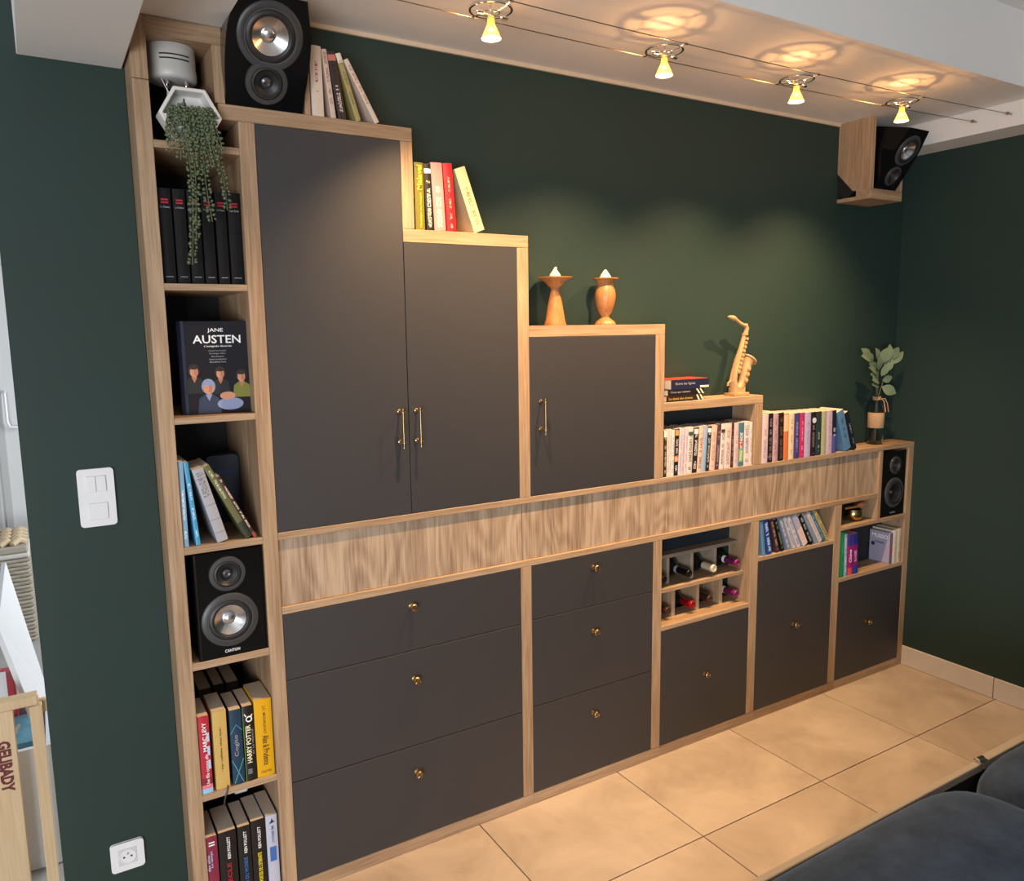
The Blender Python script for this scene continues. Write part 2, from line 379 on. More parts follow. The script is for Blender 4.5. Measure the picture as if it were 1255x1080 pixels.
def handle(par, x, za, zb, rel):
    """slim brass bar pull with two collars and posts"""
    yb = -.030-rel[1]; X = x-rel[0]; z0_, z1_ = za-rel[2], zb-rel[2]
    parts = [lathe_vf([(.0001, 0), (.0034, .002), (.0040, .006), (.0026, .010), (.0024, .014), (.0031, (z1_-z0_)/2), (.0024, z1_-z0_-.014), (.0026, z1_-z0_-.010), (.0044, z1_-z0_-.006), (.0036, z1_-z0_-.002), (.0001, z1_-z0_)], 12, 'z', (X, yb, z0_))]
    for zz in (z0_+.020, z1_-.012):
        parts.append(tube_vf([(X, -.0-rel[1], zz), (X, yb, zz)], .0032, 10)); parts.append(lathe_vf([(.0055, -.0015), (.0055, .0015)], 12, 'z', (X, yb, zz)))
        parts.append(lathe_vf([(.007, 0), (.007, .002), (.004, .004)], 12, '-y', (X, -.0-rel[1], zz)))
        parts.append(tube_vf([(X-.007, yb, zz), (X+.007, yb, zz)], .0022, 8))
    v, f = joinvf(parts); h = mesh('handle', v, f, BRASS, par, smooth=True); h['label'] = 'slim brass bar handle'; return h
G = .0012
# tall open shelf column
sc = thing('shelf_column', 'tall narrow oak shelf column with open compartments at the left end', 'shelf', (x0, 0, 0))
DC = .40
part('side_panel', x0, x1, 0, DC, 0, 2.294, OZ, sc); part('side_panel', x0, x1, 0, DC, 2.2955, 2.4445, OZ, sc)
part('side_panel', x2, x3, 0, YW-.002, 0, D1-.0005, OZ, sc); part('side_panel', x2, x3-.001, YW-.002, DC, 0, D1-.0005, OZ, sc)
part('top_board', x1, .2665, 0, DC, 2.402, 2.4445, OX, sc)
part('box_side', .241, .2665, 0, DC, T1+.0005, 2.4015, OZ, sc)
for a, b in ((2.1376, 2.1555), (1.7889, 1.8065), (1.4448, 1.4621), (1.0950, 1.1140), (.7699, .7904), (.3859, .4046), (.03, .0487)):
    part('shelf', x1, x2, .001, DC, a, b, OX, sc, bevel=.0008)
part('back_panel', x1, x2, DC, DC+.004, 0, D1, BLACK, sc, bevel=0)
part('back_panel', x1, .241, DC, DC+.004, D1, 2.402, BLACK, sc, bevel=0)

def door(par, a, b, c, d, name='door'):
    o = part(name, a+G, b-G, 0.0005, .018, c+G, d-G, GREY, par, bevel=.0008); return o
def sub(par_door):                                  # world offset of a part, for its own children
    return par_door.parent.location+par_door.location
# stepped cupboards
u = thing('cupboard', 'tallest grey cupboard of the staircase, bearing the black loudspeaker on top', 'cupboard', (x3, 0, M1T), group='stepped cupboards')
part('top_board', .2475, x5, 0, WD, D1, T1, OX, u); part('side_panel', x4, x5, 0, WD, T2+.0005, D1-.0005, OZ, u)
d = door(u, x3, x4, M1T, D1); handle(d, .716, 1.327, 1.451, sub(d))
u = thing('cupboard', 'second step of the cupboards with a grey door and five upright books on top', 'cupboard', (x4, 0, M1T), group='stepped cupboards')
part('top_board', x4, x7, 0, WD, D2, T2, OX, u); part('side_panel', x6, x7, 0, WD, M1T, D2-.0005, OZ, u)
d = door(u, x4, x6, M1T, D2); handle(d, .772, 1.327, 1.451, sub(d))
u = thing('cupboard', 'third step of the cupboards with a grey door, carrying two wooden candle holders', 'cupboard', (x7, 0, M1T), group='stepped cupboards')
part('top_board', x7+.0005, x9, 0, WD, D3, T3, OX, u); part('side_panel', x8, x9, 0, WD, M1T, D3-.0005, OZ, u)
d = door(u, x7, x8, M1T, D3); handle(d, 1.2245, 1.327, 1.452, sub(d))
u = thing('open_shelf', 'lowest step, an open oak compartment packed with paperbacks', 'shelf', (x9, 0, M1T))
part('top_board', x9+.0005, x11, 0, WD, D4, T4, OX, u); part('side_panel', x10, x11, 0, WD, M1T, D4-.0005, OZ, u)
part('back_panel', x9, x10, WD-.003, WD, M1T, D4, NAVY, u, bevel=0)
# long middle band: two boards with four oak fronts between them
u = thing('middle_band', 'long oak band of flat drawer fronts between the two cupboard rows', 'drawers', (x3, 0, M2B))
part('top_board', x3+.0005, x15, 0, WD, M1B, M1T, OX, u); part('bottom_board', x3+.0005, 3.0975, 0, WD, M2B, M2T, OX, u)
for a, b in ((x3, 1.151), (1.151, 1.738), (1.738, 2.271), (2.271, 3.0975)):
    part('drawer_front', a+.0012, b-.0012, .010, .028, M2T+.0006, M1B-.0006, OPAN, u, bevel=.0006)
# lower row
u = thing('drawer_unit', 'wide grey chest of three drawers under the oak band', 'drawers', (x3, 0, 0), group='grey drawer units')
for a, b, kx, kz in ((.68, M2B, .735, .827), (.3607, .68, .737, .587), (ZB, .3607, .735, .270)):
    d = door(u, x3, x6, a, b, 'drawer'); knob(d, kx, kz, sub(d))
part('side_panel', x6, x7, 0, WD, ZB, M2B-.0005, OZ, u); part('plinth', x3+.0005, x7, .001, WD, 0.0005, ZB-.0005, OX, u)
u = thing('drawer_unit', 'narrower grey chest of three drawers beside the wine rack', 'drawers', (x7, 0, 0), group='grey drawer units')
for a, b, kx, kz in ((.6849, M2B, 1.445, .831), (.3673, .6849, 1.445, .591), (ZB, .3673, 1.444, .276)):
    d = door(u, x7, x8, a, b, 'drawer'); knob(d, kx, kz, sub(d))
part('side_panel', x8, x9, 0, WD, ZB, M2B-.0005, OZ, u); part('plinth', x7+.0005, x9, .001, WD, .0005, ZB-.0005, OX, u)
u = thing('wine_cabinet', 'low cabinet with a wine rack above a grey door', 'cabinet', (x9, 0, 0))
d = door(u, x9, x10, ZB, .5156); knob(d, 2.004, .289, sub(d))
part('shelf', x9+.0003, x10-.0003, 0, WD+.25, .5156, .5345, OX, u); part('rack_shelf', x9+.0003, x10-.0003, .035, .37, .652, .668, OX, u)
part('rack_top', x9+.0003, x10-.0003, .072, .37, .774, .789, ORACK, u)
for a, b in ((1.864, 1.878), (1.992, 2.008), (2.122, 2.138)): part('divider', a, b, .075, .37, .6682, .7738, ORACK, u, bevel=.0006)
for a, b in ((1.880, 1.897), (2.012, 2.029), (2.143, 2.160)): part('divider', a, b, .060, .37, .5347, .6518, OZ, u, bevel=.0006)
part('back_panel', x9+.0003, x10-.0003, WD-.004, WD-.001, .7895, M2B, NAVY, u, bevel=0); part('back_panel', x9+.0003, x10-.0003, .371, .375, .5345, .774, BLACK, u, bevel=0)
part('side_panel', x10, x11, 0, WD, ZB, M2B-.0005, OZ, u); part('plinth', x9+.0005, x11, .001, WD, .0005, ZB-.0005, OX, u)
u = thing('cabinet', 'low cabinet with a tall grey door under a row of leaning paperbacks', 'cabinet', (x11, 0, 0))
d = door(u, x11, x12, ZB, .7045); knob(d, 2.534, .386, sub(d))
part('shelf', x11+.0003, x12-.0003, 0, WD, .7045, .7225, OX, u); part('side_panel', x12, x13, 0, WD, ZB, M2B-.0005, OZ, u)
part('back_panel', x11+.0003, x12-.0003, WD-.003, WD, .7225, M2B, BLACK, u, bevel=0)
part('plinth', x11+.0005, x13, .001, WD, .0005, ZB-.0005, OX, u)
u = thing('cabinet', 'corner cabinet at the right end with a grey door and small open compartments', 'cabinet', (x13, 0, 0))
d = door(u, x13, x14, ZB, .5152); knob(d, 3.054, .289, sub(d))
part('shelf', x13+.0003, x14-.0003, 0, WD, .5152, .5340, OX, u); part('shelf', x13+.0003, x14-.0003, 0, WD+.25, .7560, .7740, OX, u)
part('divider', 3.098, 3.1245, 0, WD, .7742, M1B-.0003, OZ, u); part('side_panel', x14, x15, 0, WD, .0005, M1B-.0003, OZ, u)
part('back_panel', x13+.0003, x14-.0003, WD-.003, WD, .534, .756, BLACK, u, bevel=0); part('back_panel', x13+.0003, 3.098, WD-.003, WD, .774, M2B, BLACK, u, bevel=0)
part('plinth', x13+.0005, x14-.0003, .001, WD, .0005, ZB-.0005, OX, u)

# ------------------------------------------------------------ books
def book(x, z, t, h, lean=0., mat=None, label='', d=.112, y=.006, group=None, pages=PAPER, hard=False, name='book', rotz=0.):
    """upright book, spine towards the room; x is the middle of its foot, lean in degrees (minus = top to the left)"""
    a = math.radians(lean); b = thing(name, label, 'book', (x, y, z+t/2*abs(math.sin(a))), (0, a, rotz), group)
    c = min(.0022 if hard else .0009, t*.2); e = .0025 if hard else .0004
    parts = [box_vf(-t/2, t/2, 0, c*1.3, 0, h), box_vf(-t/2, -t/2+c, c*1.3, d, 0, h), box_vf(t/2-c, t/2, c*1.3, d, 0, h)]
    # slightly rounded spine
    n = 4; pol = [(-t/2+t*i/n, -min(.0025, t*.12)*math.sin(pi*i/n)) for i in range(n+1)]
    poly = pol+[(t/2, c*1.3), (-t/2, c*1.3)]
    parts[0] = prism_vf(poly, 0, h, 2)
    v, f = joinvf(parts); cv = mesh('cover', v, f, mat, b)
    box('pages', -t/2+c, t/2-c, c*1.3, d-e*2-.0005, e, h-e, pages, b, bevel=0)
    return b
def rect(x, z, t, h, lean):
    a = math.radians(lean); z += t/2*abs(math.sin(a)); s, c = math.sin(a), math.cos(a)
    return [(x+px*c+pz*s, z-px*s+pz*c) for px, pz in ((-t/2, 0), (t/2, 0), (t/2, h), (-t/2, h))]
def hit(A, B):
    for P in (A, B):
        for i in range(4):
            ax = (P[i][1]-P[(i+1) % 4][1], P[(i+1) % 4][0]-P[i][0]); l = math.hypot(*ax)
            pa = [(p[0]*ax[0]+p[1]*ax[1])/l for p in A]; pb = [(p[0]*ax[0]+p[1]*ax[1])/l for p in B]
            if max(pa) < min(pb)+1e-5 or max(pb) < min(pa)+1e-5: return False
    return True
def row(z, xs, items, group, y=.006, d=.112, xlo=None, **kw):
    """items: (x, t, h, lean, material, label [,extra]); moved right only as far as needed not to cut the neighbour"""
    prev = []; out = []
    for it in items:
        x, t, h, lean, m, lab = it[:6]
        if xlo is not None: x = max(x, xlo+t/2*math.cos(math.radians(lean))+max(0, -math.sin(math.radians(lean))*0))
        k = 0
        while any(hit(rect(x, z, t+.0006, h, lean), p) for p in prev) and k < 400: x += .0005; k += 1
        prev = (prev+[rect(x, z, t, h, lean)])[-3:]
        out.append(book(x, z+.0003, t, h, lean, m, lab, group=group, y=y, d=d, **kw))
    return out
C = cover
R1 = 'books beside the top loudspeaker'
row(T1, None, [
 (.511, .0325, .1826, -.4, C('e6d6c6', '9a4a40', .35, .9, .12), 'thick cream paperback standing upright right beside the top loudspeaker'),
 (.553, .0143, .178, -6.5, C('e0c8b8', '8a5a50', .2, .95), 'thin pinkish paperback second in the row beside the top loudspeaker'),
 (.5785, .0235, .1755, -8.5, C('2c2020', 'd8c8c0', .1, .5, .2, [(.86, .95, 'c0706a')]), 'dark brown paperback with a round pink emblem at the top of its spine'),
 (.624, .0149, .179, -17, C('b0a268', '6a6040', .2, .9, .2, [(.86, 1, 'dcd4c4')]), 'olive paperback with a pale top tilted beside the last leaning book'),
 (.681, .0137, .1796, -28.5, C('e8d4c4', 'b05a50', .3, .9), 'pale paperback tilted most in the row beside the top loudspeaker')], R1)
r = row(T2, None, [
 (.8065, .0295, .1926, -.2, C('7a701c', None), 'olive green book against the oak post on the second step'),
 (.8385, .0225, .1908, -1.6, C('1c1814', 'd8d0c0', .05, .75, .25, [(.86, .93, 'e0e0e0')]), 'black book with white lettering between the olive and pink books'),
 (.872, .037, .197, -2.6, C('c8908c', 'e8ccc0', .05, .65, .22), 'broad dusty pink book on the second step'),
 (.911, .030, .1985, -3.2, C('dc1c2c', 'f0a080', .05, .8, .12), 'bright red book on the second step'),
 (1.0065, .0372, .1955, -19.5, C('e8d2a2', '7a5a34', .1, .7, .16), 'cream book leaning at the end of the second step')], 'books on the second step', d=.114)
lettering('title', 'Malaval', (.0075, -.0034, .115), *UP, .070, .016, INK['yellow'], r[0]); lettering('title', "Chronique des beauges", (.006, -.0034, .006), *UP, .10, .008, INK['yellow'], r[0])
# paperbacks of the open step
cols = [('3a2a20', 'c8b8a0', 'dark brown', [(.86, 1, 'e8e0d8')]), ('ecd9cc', 'b0a090', 'cream', None), ('e8dcd4', 'a09890', 'pale', None), ('f0e6e0', '8a8a90', 'white', None),
 ('1c181c', 'c8c0b8', 'black', [(.30, .42, 'd08840'), (.86, .98, 'c89848')]), ('e8d8dc', '9a8ab0', 'pinkish white', None), ('d8c4d0', '8a7a9a', 'mauve', None), ('e6d4d8', '9a90a0', 'rose white', None), ('eadcd4', '3a4a40', 'off white', [(.82, .9, '3c5048')]),
 ('28242a', 'd8d0c8', 'charcoal', [(.86, .97, 'e6d8d0')]), ('eccdb8', '6a5040', 'peach', None), ('a4bcdc', '8aa4c8', 'light blue', None), ('202428', 'c0c0c0', 'black and white', [(.86, .96, 'e8e4e0')]), ('ecccb8', 'a08878', 'pale peach', None),
 ('5c3c44', 'a890a8', 'purple brown', None), ('f0e2dc', '5a5048', 'white titled', [(.82, .9, '3a302c')]), ('eed8d4', '9a7a70', 'broad pinkish', [(.8, .92, 'd0b8b0')]), ('4a2c24', 'a08070', 'chestnut', None), ('e6cccc', 'b090a0', 'blush', None),
 ('4c7c90', 'e0e0d0', 'teal illustrated', [(.45, .62, '9c4838'), (.1, .4, '7a9c58')]), ('ecdce0', '6a6890', 'lilac white', [(.8, .92, 'b8b8a8')]), ('f2e4dc', '9a8a80', 'ivory', None)]
meas = [(1.785, .0135, .1), (1.7968, .0114, .5), (1.8072, .0103, .8), (1.8183, .0125, 1.3), (1.8361, .0215, 1.8), (1.8562, .0165, 2.2), (1.872, .0125, 2.2), (1.8867, .0138, 2.2), (1.9076, .027, 2.3), (1.934, .0245, 3.2), (1.9602, .0235, 3.4), (1.9829, .020, 3.6), (2.0029, .019, 3.7), (2.0285, .0285, 3.7), (2.0548, .0205, 3.5), (2.0789, .0225, 2.7), (2.1113, .034, 1.3), (2.1375, .0132, .5), (2.1578, .0245, 0), (2.1873, .031, -.1), (2.2201, .0305, -.3), (2.2445, .015, -.4)]
nth = ['first', 'second', 'third', 'fourth', 'fifth', 'sixth', 'seventh', 'eighth', 'ninth', 'tenth', 'eleventh', 'twelfth', 'thirteenth', 'fourteenth', 'fifteenth', 'sixteenth', 'seventeenth', 'eighteenth', 'nineteenth', 'twentieth', 'twenty first', 'last']
row(M1T, None, [(x, t, .1775+.002*((i*7) % 3-1), l, C(c[0], c[1], .08, .85, .25, c[3]), f'{c[2]} paperback, {nth[i]} from the left in the open oak compartment') for i, ((x, t, l), c) in enumerate(zip(meas, cols))], 'paperbacks in the open step', xlo=x9+.003, d=.105)
# books on the band beside the open step
R5 = [(2.3231, .035, .2017, 0, C('e4ccd0', '9a8a90', .1, .7), 'pale pink book against the oak post on the lowest top board'),
 (2.3561, .028, .2035, -.2, C('1e181c', '8a7a80', .05, .95, .2, [(.1, .13, '6a5a60')]), 'black ribbed book second from the oak post on the lowest top board'),
 (2.3876, .031, .2015, -.6, C('c8a4ac', '8a6a80', .1, .9, .2), 'dusty mauve book between two black ones on the lowest top board'),
 (2.4225, .031, .202, -1.2, C('241a18', '6a5a50', .05, .9, .2), 'black brown book left of the orange one'),
 (2.4539, .030, .196, -1.2, C('e07c4c', None, band=[(.62, .98, 'e8b890')]), 'orange book with a pale picture at the top of its spine'),
 (2.4837, .032, .1946, -.8, C('f0d8b8', 'a08060', .1, .9, .15), 'cream book right of the orange one'),
 (2.5197, .035, .1936, -1, C('4c4484', '9a94c8', .15, .8, .15), 'violet book left of the magenta one'),
 (2.5539, .030, .1931, -1.1, C('c43468', 'e890a8', .05, .9, .15), 'magenta book in the row on the lowest top board'),
 (2.5888, .039, .1921, -1.1, C('c4b4dc', '8880b0', .2, .8, .12), 'broad lavender book right of the magenta one'),
 (2.626, .032, .191, -1.2, C('241c24', '8a7a70', .05, .7, .2), 'black book with a round silver emblem at the top'),
 (2.6614, .035, .1906, -1.3, C('2c3c40', '9aa8a0', .1, .6, .15), 'dark slate book left of the pale green one'),
 (2.6974, .032, .1902, -1.7, C('b4b48c', '8a9068', .2, .8, .1), 'pale green book in the row on the lowest top board'),
 (2.7339, .038, .1897, -1.8, C('d0b8cc', '9a7a98', .1, .9, .12), 'broad pale lilac book right of the pale green one'),
 (2.7685, .026, .1894, -2, C('1c1c34', 'c0c0d0', .4, .6, .25, [(.0, .45, '4c4c94')]), 'navy book with a violet lower spine'),
 (2.863, .047, .188, -20.5, C('5c88b4', '2a4060', .3, .9, .15), 'thick light blue book tilted against the row on the lowest top board'),
 (2.9145, .026, .185, -22.5, C('181c28', '9aa0b0', .1, .7, .12), 'dark navy book tilted at the end nearest the vase')]
rr = row(M1T, None, R5, 'books on the lowest top board', y=.003, d=.116)
lathe('emblem', [(0, .0032), (.012, .0032), (.012, .002), (0, .002)], plain('silver_emblem', (.6, .62, .62), rough=.3), rr[9], n=20, axis='-y', c=(.002, -.0005, .155))
# leaning paperbacks above the tall low door
cc = [('6c94b4', '4a7090', 'pale teal'), ('1c4c9c', 'd8e8f8', 'royal blue'), ('4a3438', 'c09888', 'brown'), ('14161c', '8a9468', 'black'), ('8c98b0', 'd8dce8', 'slate grey'), ('d8d4dc', '50587c', 'white slim'),
 ('e4dce4', '4a5488', 'white lettered'), ('b4bcd4', 'd8a8a0', 'broad blue grey'), ('101014', 'b8b8b8', 'black lettered'), ('98a8b8', '6a7888', 'silver grey'), ('e6d6d0', 'b0988c', 'pinkish white'), ('2c6ca0', 'a8c8e0', 'bright blue'), ('c8b468', '3c5c90', 'yellow and blue')]
pm = [(2.345, .0185, .150, -9), (2.379, .029, .154, -13), (2.43, .019, .156, -18), (2.462, .017, .155, -21), (2.50, .018, .158, -24), (2.535, .018, .16, -26), (2.565, .018, .162, -28), (2.606, .032, .164, -30), (2.648, .021, .164, -32), (2.68, .015, .168, -33), (2.708, .022, .168, -34), (2.733, .0125, .170, -34.5), (2.760, .020, .168, -35)]
row(.7225, None, [(x, t, h, l, C(c[0], c[1], .08, .92, .24, [(.0, .55, 'e4ccc4')] if i == 7 else None), f'{c[2]} paperback, {nth[i] if i < 12 else "last"} from the left in the leaning row above the grey door') for i, ((x, t, h, l), c) in enumerate(zip(pm, cc))], 'leaning paperbacks', d=.11)
# corner compartment
r = row(.534, None, [
 (2.8665, .0245, .2135, -1.2, C('1c8c54', '4cb884', .1, .9, .1), 'green book against the left side of the corner compartment'),
 (2.893, .0195, .2011, -2.4, C('8cb4cc', 'e0f0f8', .1, .9, .2), 'light blue book beside the green one in the corner compartment'),
 (2.925, .0335, .1945, -3.2, C('b0207c', None, band=[(.72, 1, '2c3c94'), (0, .18, 'd8584c')]), 'magenta travel guide with white lettering in the corner compartment'),
 (2.967, .038, .193, -4.6, C('8c1c78', 'f0d0e8', .3, .7, .2, [(.72, 1, '1c2c84'), (0, .2, '283c9c')]), 'purple travel guide with a blue top in the corner compartment'),
 ], 'books in the corner compartment', d=.112)
lettering('title', 'Chine', (.0095, -.0036, .060), *UP, .062, .019, INK['white'], r[2], .02)
r = row(.534, None, [
 (3.236, .0145, .153, 0, C('6c5c80', None, band=[(.3, .6, '8c3c5c')]), 'lilac grey novel showing its front cover to the left in the corner compartment'),
 (3.2635, .029, .163, 0, C('e4d8c8', 'a8a090', .2, .8, .12), 'thick cream book right of the lilac grey novel'),
 (3.297, .027, .166, 0, C('dcd0b8', '6a7a60', .1, .9, .12), 'cream book against the right side of the corner compartment')], 'books in the corner compartment', d=.112)
mc = box('front_cover', -.0079, -.0073, .004, .110, .001, .152, cover('b4b0cc', None), r[0], bevel=0)
lettering('author', 'MUSSO', (-.0081, .100, .118), (0, -1, 0), (0, 0, 1), .085, .020, INK['white'], r[0], .03)
lettering('subtitle', 'roman', (-.0081, .085, .092), (0, -1, 0), (0, 0, 1), .05, .010, INK['navy'], r[0], .01)
mesh('cover_dot', *lathe_vf([(0, .0081), (.010, .0081), (.010, .008), (0, .008)], 16, 'x', (-.0161, .092, .085)), INK['navy'], r[0])
# left column: six dark volumes
bk = [(.1064, .0315, 'leftmost'), (.1414, .029, 'second from the left'), (.1753, .0292, 'third from the left'), (.2081, .0278, 'fourth from the left'), (.2414, .0265, 'fifth from the left'), (.2752, .031, 'rightmost')]
BK = plain('black_cloth', (.006, .0055, .007), rough=.7, spec=.25)
for i, (x, t, lab) in enumerate(bk):
    b = book(x, 1.8068, t, .2365, 0, BK, f'black hardback with red title, {lab} of six below the plant', d=.16, y=.02, group='black hardbacks below the plant', hard=True)
    for k in range(2): box('title', -t*.28, t*.28, -.0030, -.0012, .2065-.007*k, .2105-.007*k, INK['red'], b, bevel=0)
    lettering('author', ['La Faute', 'Le Tambour', 'La Sirene', 'La Reine', 'Le Poison', 'Les Rois'][i], (-t*.36, -.0032, .188), *ACROSS, t*.72, .005, INK['grey'], b)
    box('rule', -t*.30, t*.30, -.0030, -.0012, .0165, .0180, INK['grey'], b, bevel=0)
# big book facing the room
jb = thing('book', 'large dark hardback standing face out with portraits on its cover', 'book', (.1245, .062, 1.4624), (0, 0, -math.radians(4)))
JC = plain('dark_cover', (.009, .008, .013), rough=.6, spec=.25); JS = plain('navy_spine', (.010, .018, .045), rough=.35)
W, H, TH = .172, .2495, .034
box('front_cover', .012, W, -.003, 0, 0, H, JC, jb, bevel=.0008); box('back_cover', .012, W, TH, TH+.003, 0, H, JC, jb, bevel=.0008)
prism('spine', [(.012, -.003), (.004, -.003), (-.004, .006), (-.006, TH/2), (-.004, TH-.006), (.004, TH+.003), (.012, TH+.003)], 0, H, 2, JS, jb)
box('pages', .0125, W-.003, 0.0003, TH-.0003, .003, H-.003, PAPER, jb, bevel=0)
YC = -.0034
lettering('author', 'JANE', (.070, YC, .218), *ACROSS, .040, .0125, INK['white'], jb, .01)
lettering('author', 'AUSTEN', (.032, YC, .190), *ACROSS, .122, .022, INK['white'], jb, .015)
lettering('title', 'L\u2019int\u00e9grale illustr\u00e9e', (.060, YC, .179), *ACROSS, .070, .006, INK['white'], jb, .01)
for k, wd in enumerate((.045, .042, .032, .044, .042)): lettering('subtitle', ['Orgueil et pr\u00e9jug\u00e9s', 'Northanger Abbey', 'Emma Persuasion', 'Raison et sentiments', 'Mansfield Park'][k], (.0925-wd/2, YC, .168-.0075*k), *ACROSS, wd, .0042, INK['grey'], jb)
def ell(cx, cz, rx, rz, y, n=18, a0=0, a1=2*pi): return [(cx+rx*math.cos(a0+(a1-a0)*i/n), y, cz+rz*math.sin(a0+(a1-a0)*i/n)) for i in range(n)]
def portrait(cx, cz, s, hair, coat, capm=None):
    V, F, Mi = [], [], []; mats = [INK['skin'], hair, coat, capm or hair, INK['skin2'], INK['hair']]
    def add(pts, mi): n = len(V); V.extend(pts); F.append(tuple(range(n, n+len(pts)))); Mi.append(mi)
    add([(cx-.024*s, YC, max(.002, cz-.055*s)), (cx+.024*s, YC, max(.002, cz-.055*s)), (cx+.020*s, YC, cz-.022*s), (cx+.006*s, YC, cz-.012*s), (cx-.006*s, YC, cz-.012*s), (cx-.020*s, YC, cz-.022*s)], 2)
    add(ell(cx, cz+.004*s, .0140*s, .0165*s, YC-.0002), 3)
    add(ell(cx, cz, .0098*s, .0135*s, YC-.0004), 0)
    add(ell(cx+.004*s, cz-.001*s, .004*s, .009*s, YC-.0005), 4)
    add(ell(cx, cz+.0115*s, .0105*s, .0055*s, YC-.0006), 1)
    for e in (-1, 1): add(ell(cx-.001*s+e*.0038*s, cz+.002*s, .0020*s, .0008*s, YC-.0008, 8), 4)
    add(ell(cx-.001*s, cz-.0065*s, .0022*s, .0007*s, YC-.0008, 8), 4)
    add([(cx-.007*s, YC-.0001, cz-.013*s), (cx, YC-.0001, cz-.028*s), (cx+.007*s, YC-.0001, cz-.013*s)], 3 if capm else 4)
    o = mesh('portrait', V, F, mats, jb, recalc=False)
    o.data.polygons.foreach_set('material_index', Mi)
portrait(.030, .115, 1.05, INK['hair'], INK['black']); portrait(.096, .108, 1.0, INK['hair'], INK['black']); portrait(.150, .098, 1.0, INK['hair'], INK['olive'])
portrait(.064, .070, 1.25, INK['cap'], INK['dress'], INK['cap']); 
mesh('clasped_hands', ell(.112, .048, .020, .011, YC-.001), [tuple(range(18))], INK['skin'], jb, recalc=False); mesh('sleeve', ell(.118, .026, .034, .017, YC-.0006), [tuple(range(18))], INK['cap'], jb, recalc=False)
# leaning books in the fourth compartment
r = row(1.114, None, [
 (.0975, .0128, .2322, 0, C('88b8dc', 'e8f4fc', .1, .7, .2), 'slim pale blue book against the left side of the shelf column'),
 (.128, .0112, .2287, -4.4, C('48a4d4', 'd8ecf8', .05, .75, .2), 'slim bright blue book leaning beside the pale blue one'),
 (.191, .0285, .2115, -14.5, C('b4b4bc', '74747c', .55, .95, .3, [(.50, .51, '80808a'), (.30, .31, '80808a'), (.12, .13, '80808a'), (.86, .87, '80808a')]), 'thick pale grey book leaning in the shelf column'),
 (.2545, .017, .232, -25.5, C('6c6c40', 'd0d0b0', .55, .95, .2, [(.0, .22, '2c3424')]), 'olive green book leaning in the shelf column'),
 (.2775, .009, .200, -26, C('3c2420', 'e8c8c0', .1, .95, .25, [(.0, .08, '9c3c3c')]), 'dark slim book with pale lettering leaning on the olive one')], 'leaning books in the shelf column', d=.15, y=.012)
b = thing('box_file', 'dark blue rounded box standing at the back of the shelf column', 'box', (.245, .235, 1.1143))
pol = [(-.045, 0), (.045, 0)]+[(.045-.012+.012*math.cos(a), .205-.012+.012*math.sin(a)) for a in [i*pi/8 for i in range(5)]]+[(-.045+.012+.012*math.cos(a), .205-.012+.012*math.sin(a)) for a in [pi/2+i*pi/8 for i in range(5)]]
prism('case', pol, 0, .05, 1, plain('navy_case', (.012, .028, .07), rough=.3), b, bevel=.001); lettering('label_print', 'Games', (-.03, -.0006, .15), *ACROSS, .06, .014, INK['blue'], b)
# sixth compartment
Z6 = .4049
r = row(Z6, None, [
 (.1052, .029, .2273, .2, C('c4283c', None, band=[(0, .06, '90c4ec'), (.06, .11, 'e07888'), (.11, .2, '8c1c34')]), 'red novel with white lettering in the shelf column'),
 (.1471, .037, .2313, .3, C('dcb868', 'a8843c', .2, .85, .06), 'worn cream yellow book with a ribbon in the shelf column'),
 (.1905, .032, .2234, .2, C('1c3c58', None), 'dark teal book with pale blue crossed lines'),
 (.2251, .0295, .2257, 0, C('141012', None), 'black novel with pale yellow lettering in the shelf column'),
 (.2668, .0485, .2345, .1, C('f4b808', None), 'thick yellow book with handwritten lettering in the shelf column')], 'upright books in the shelf column', d=.128, y=.008)
SY = -.0036
lettering('author', 'MARC LEVY', (.006, SY, .125), *UP, .085, .011, INK['white'], r[0], .02); lettering('title', 'Une fille comme elle', (.007, SY, .024), *UP, .092, .009, INK['white'], r[0], .01)
for k, z in enumerate((.165, .125, .085)): box('window_print', .006, .0125, SY, SY+.002, z-.013, z+.013, INK['lav'], r[0], bevel=0)
lettering('title', 'La vallee des lys', (.004, SY, .060), *UP, .12, .007, INK['brown'], r[1])
tube('ribbon', [(.012, .0, .006), (.010, -.0095, .0), (.006, -.0105, -.012), (.001, -.0100, -.024), (-.002, -.006, -.045)], .0022, plain('ribbon', (.05, .03, .025)), r[1], 6)
def line(par, pts, mat, rad=.0008): tube('line_print', pts, rad, mat, par, 5)
line(r[2], [(-.0155, SY+.001, .155), (0, SY, .180), (.0155, SY+.001, .160)], INK['cyan']); line(r[2], [(-.012, SY+.001, .005), (.0155, SY+.001, .075)], INK['cyan']); line(r[2], [(.012, SY+.001, .005), (-.0155, SY+.001, .075)], INK['cyan'])
lettering('title', 'Cogito', (.006, SY, .085), *UP, .065, .014, INK['grey'], r[2], .01)
lettering('title', 'HARRY POTTER', (.0045, SY, .055), *UP, .115, .0135, INK['cream'], r[3], .02); lettering('subtitle', 'ET LE PRINCE', (.0115, SY+.0006, .08), *UP, .075, .004, INK['grey'], r[3])
tube('emblem', [(.002+.0075*math.cos(a), SY+.0003, .187+.0075*math.sin(a)) for a in [i*pi/6 for i in range(12)]], .0018, INK['white'], r[3], 6, True); line(r[3], [(-.006, SY+.0003, .196), (-.010, SY+.0006, .204)], INK['white'], .0018); line(r[3], [(.008, SY+.0003, .194), (.011, SY+.0006, .200)], INK['white'], .0018)
line(r[3], [(-.0138, SY+.003, .002), (-.0138, SY+.003, .224)], INK['green'], .0009)
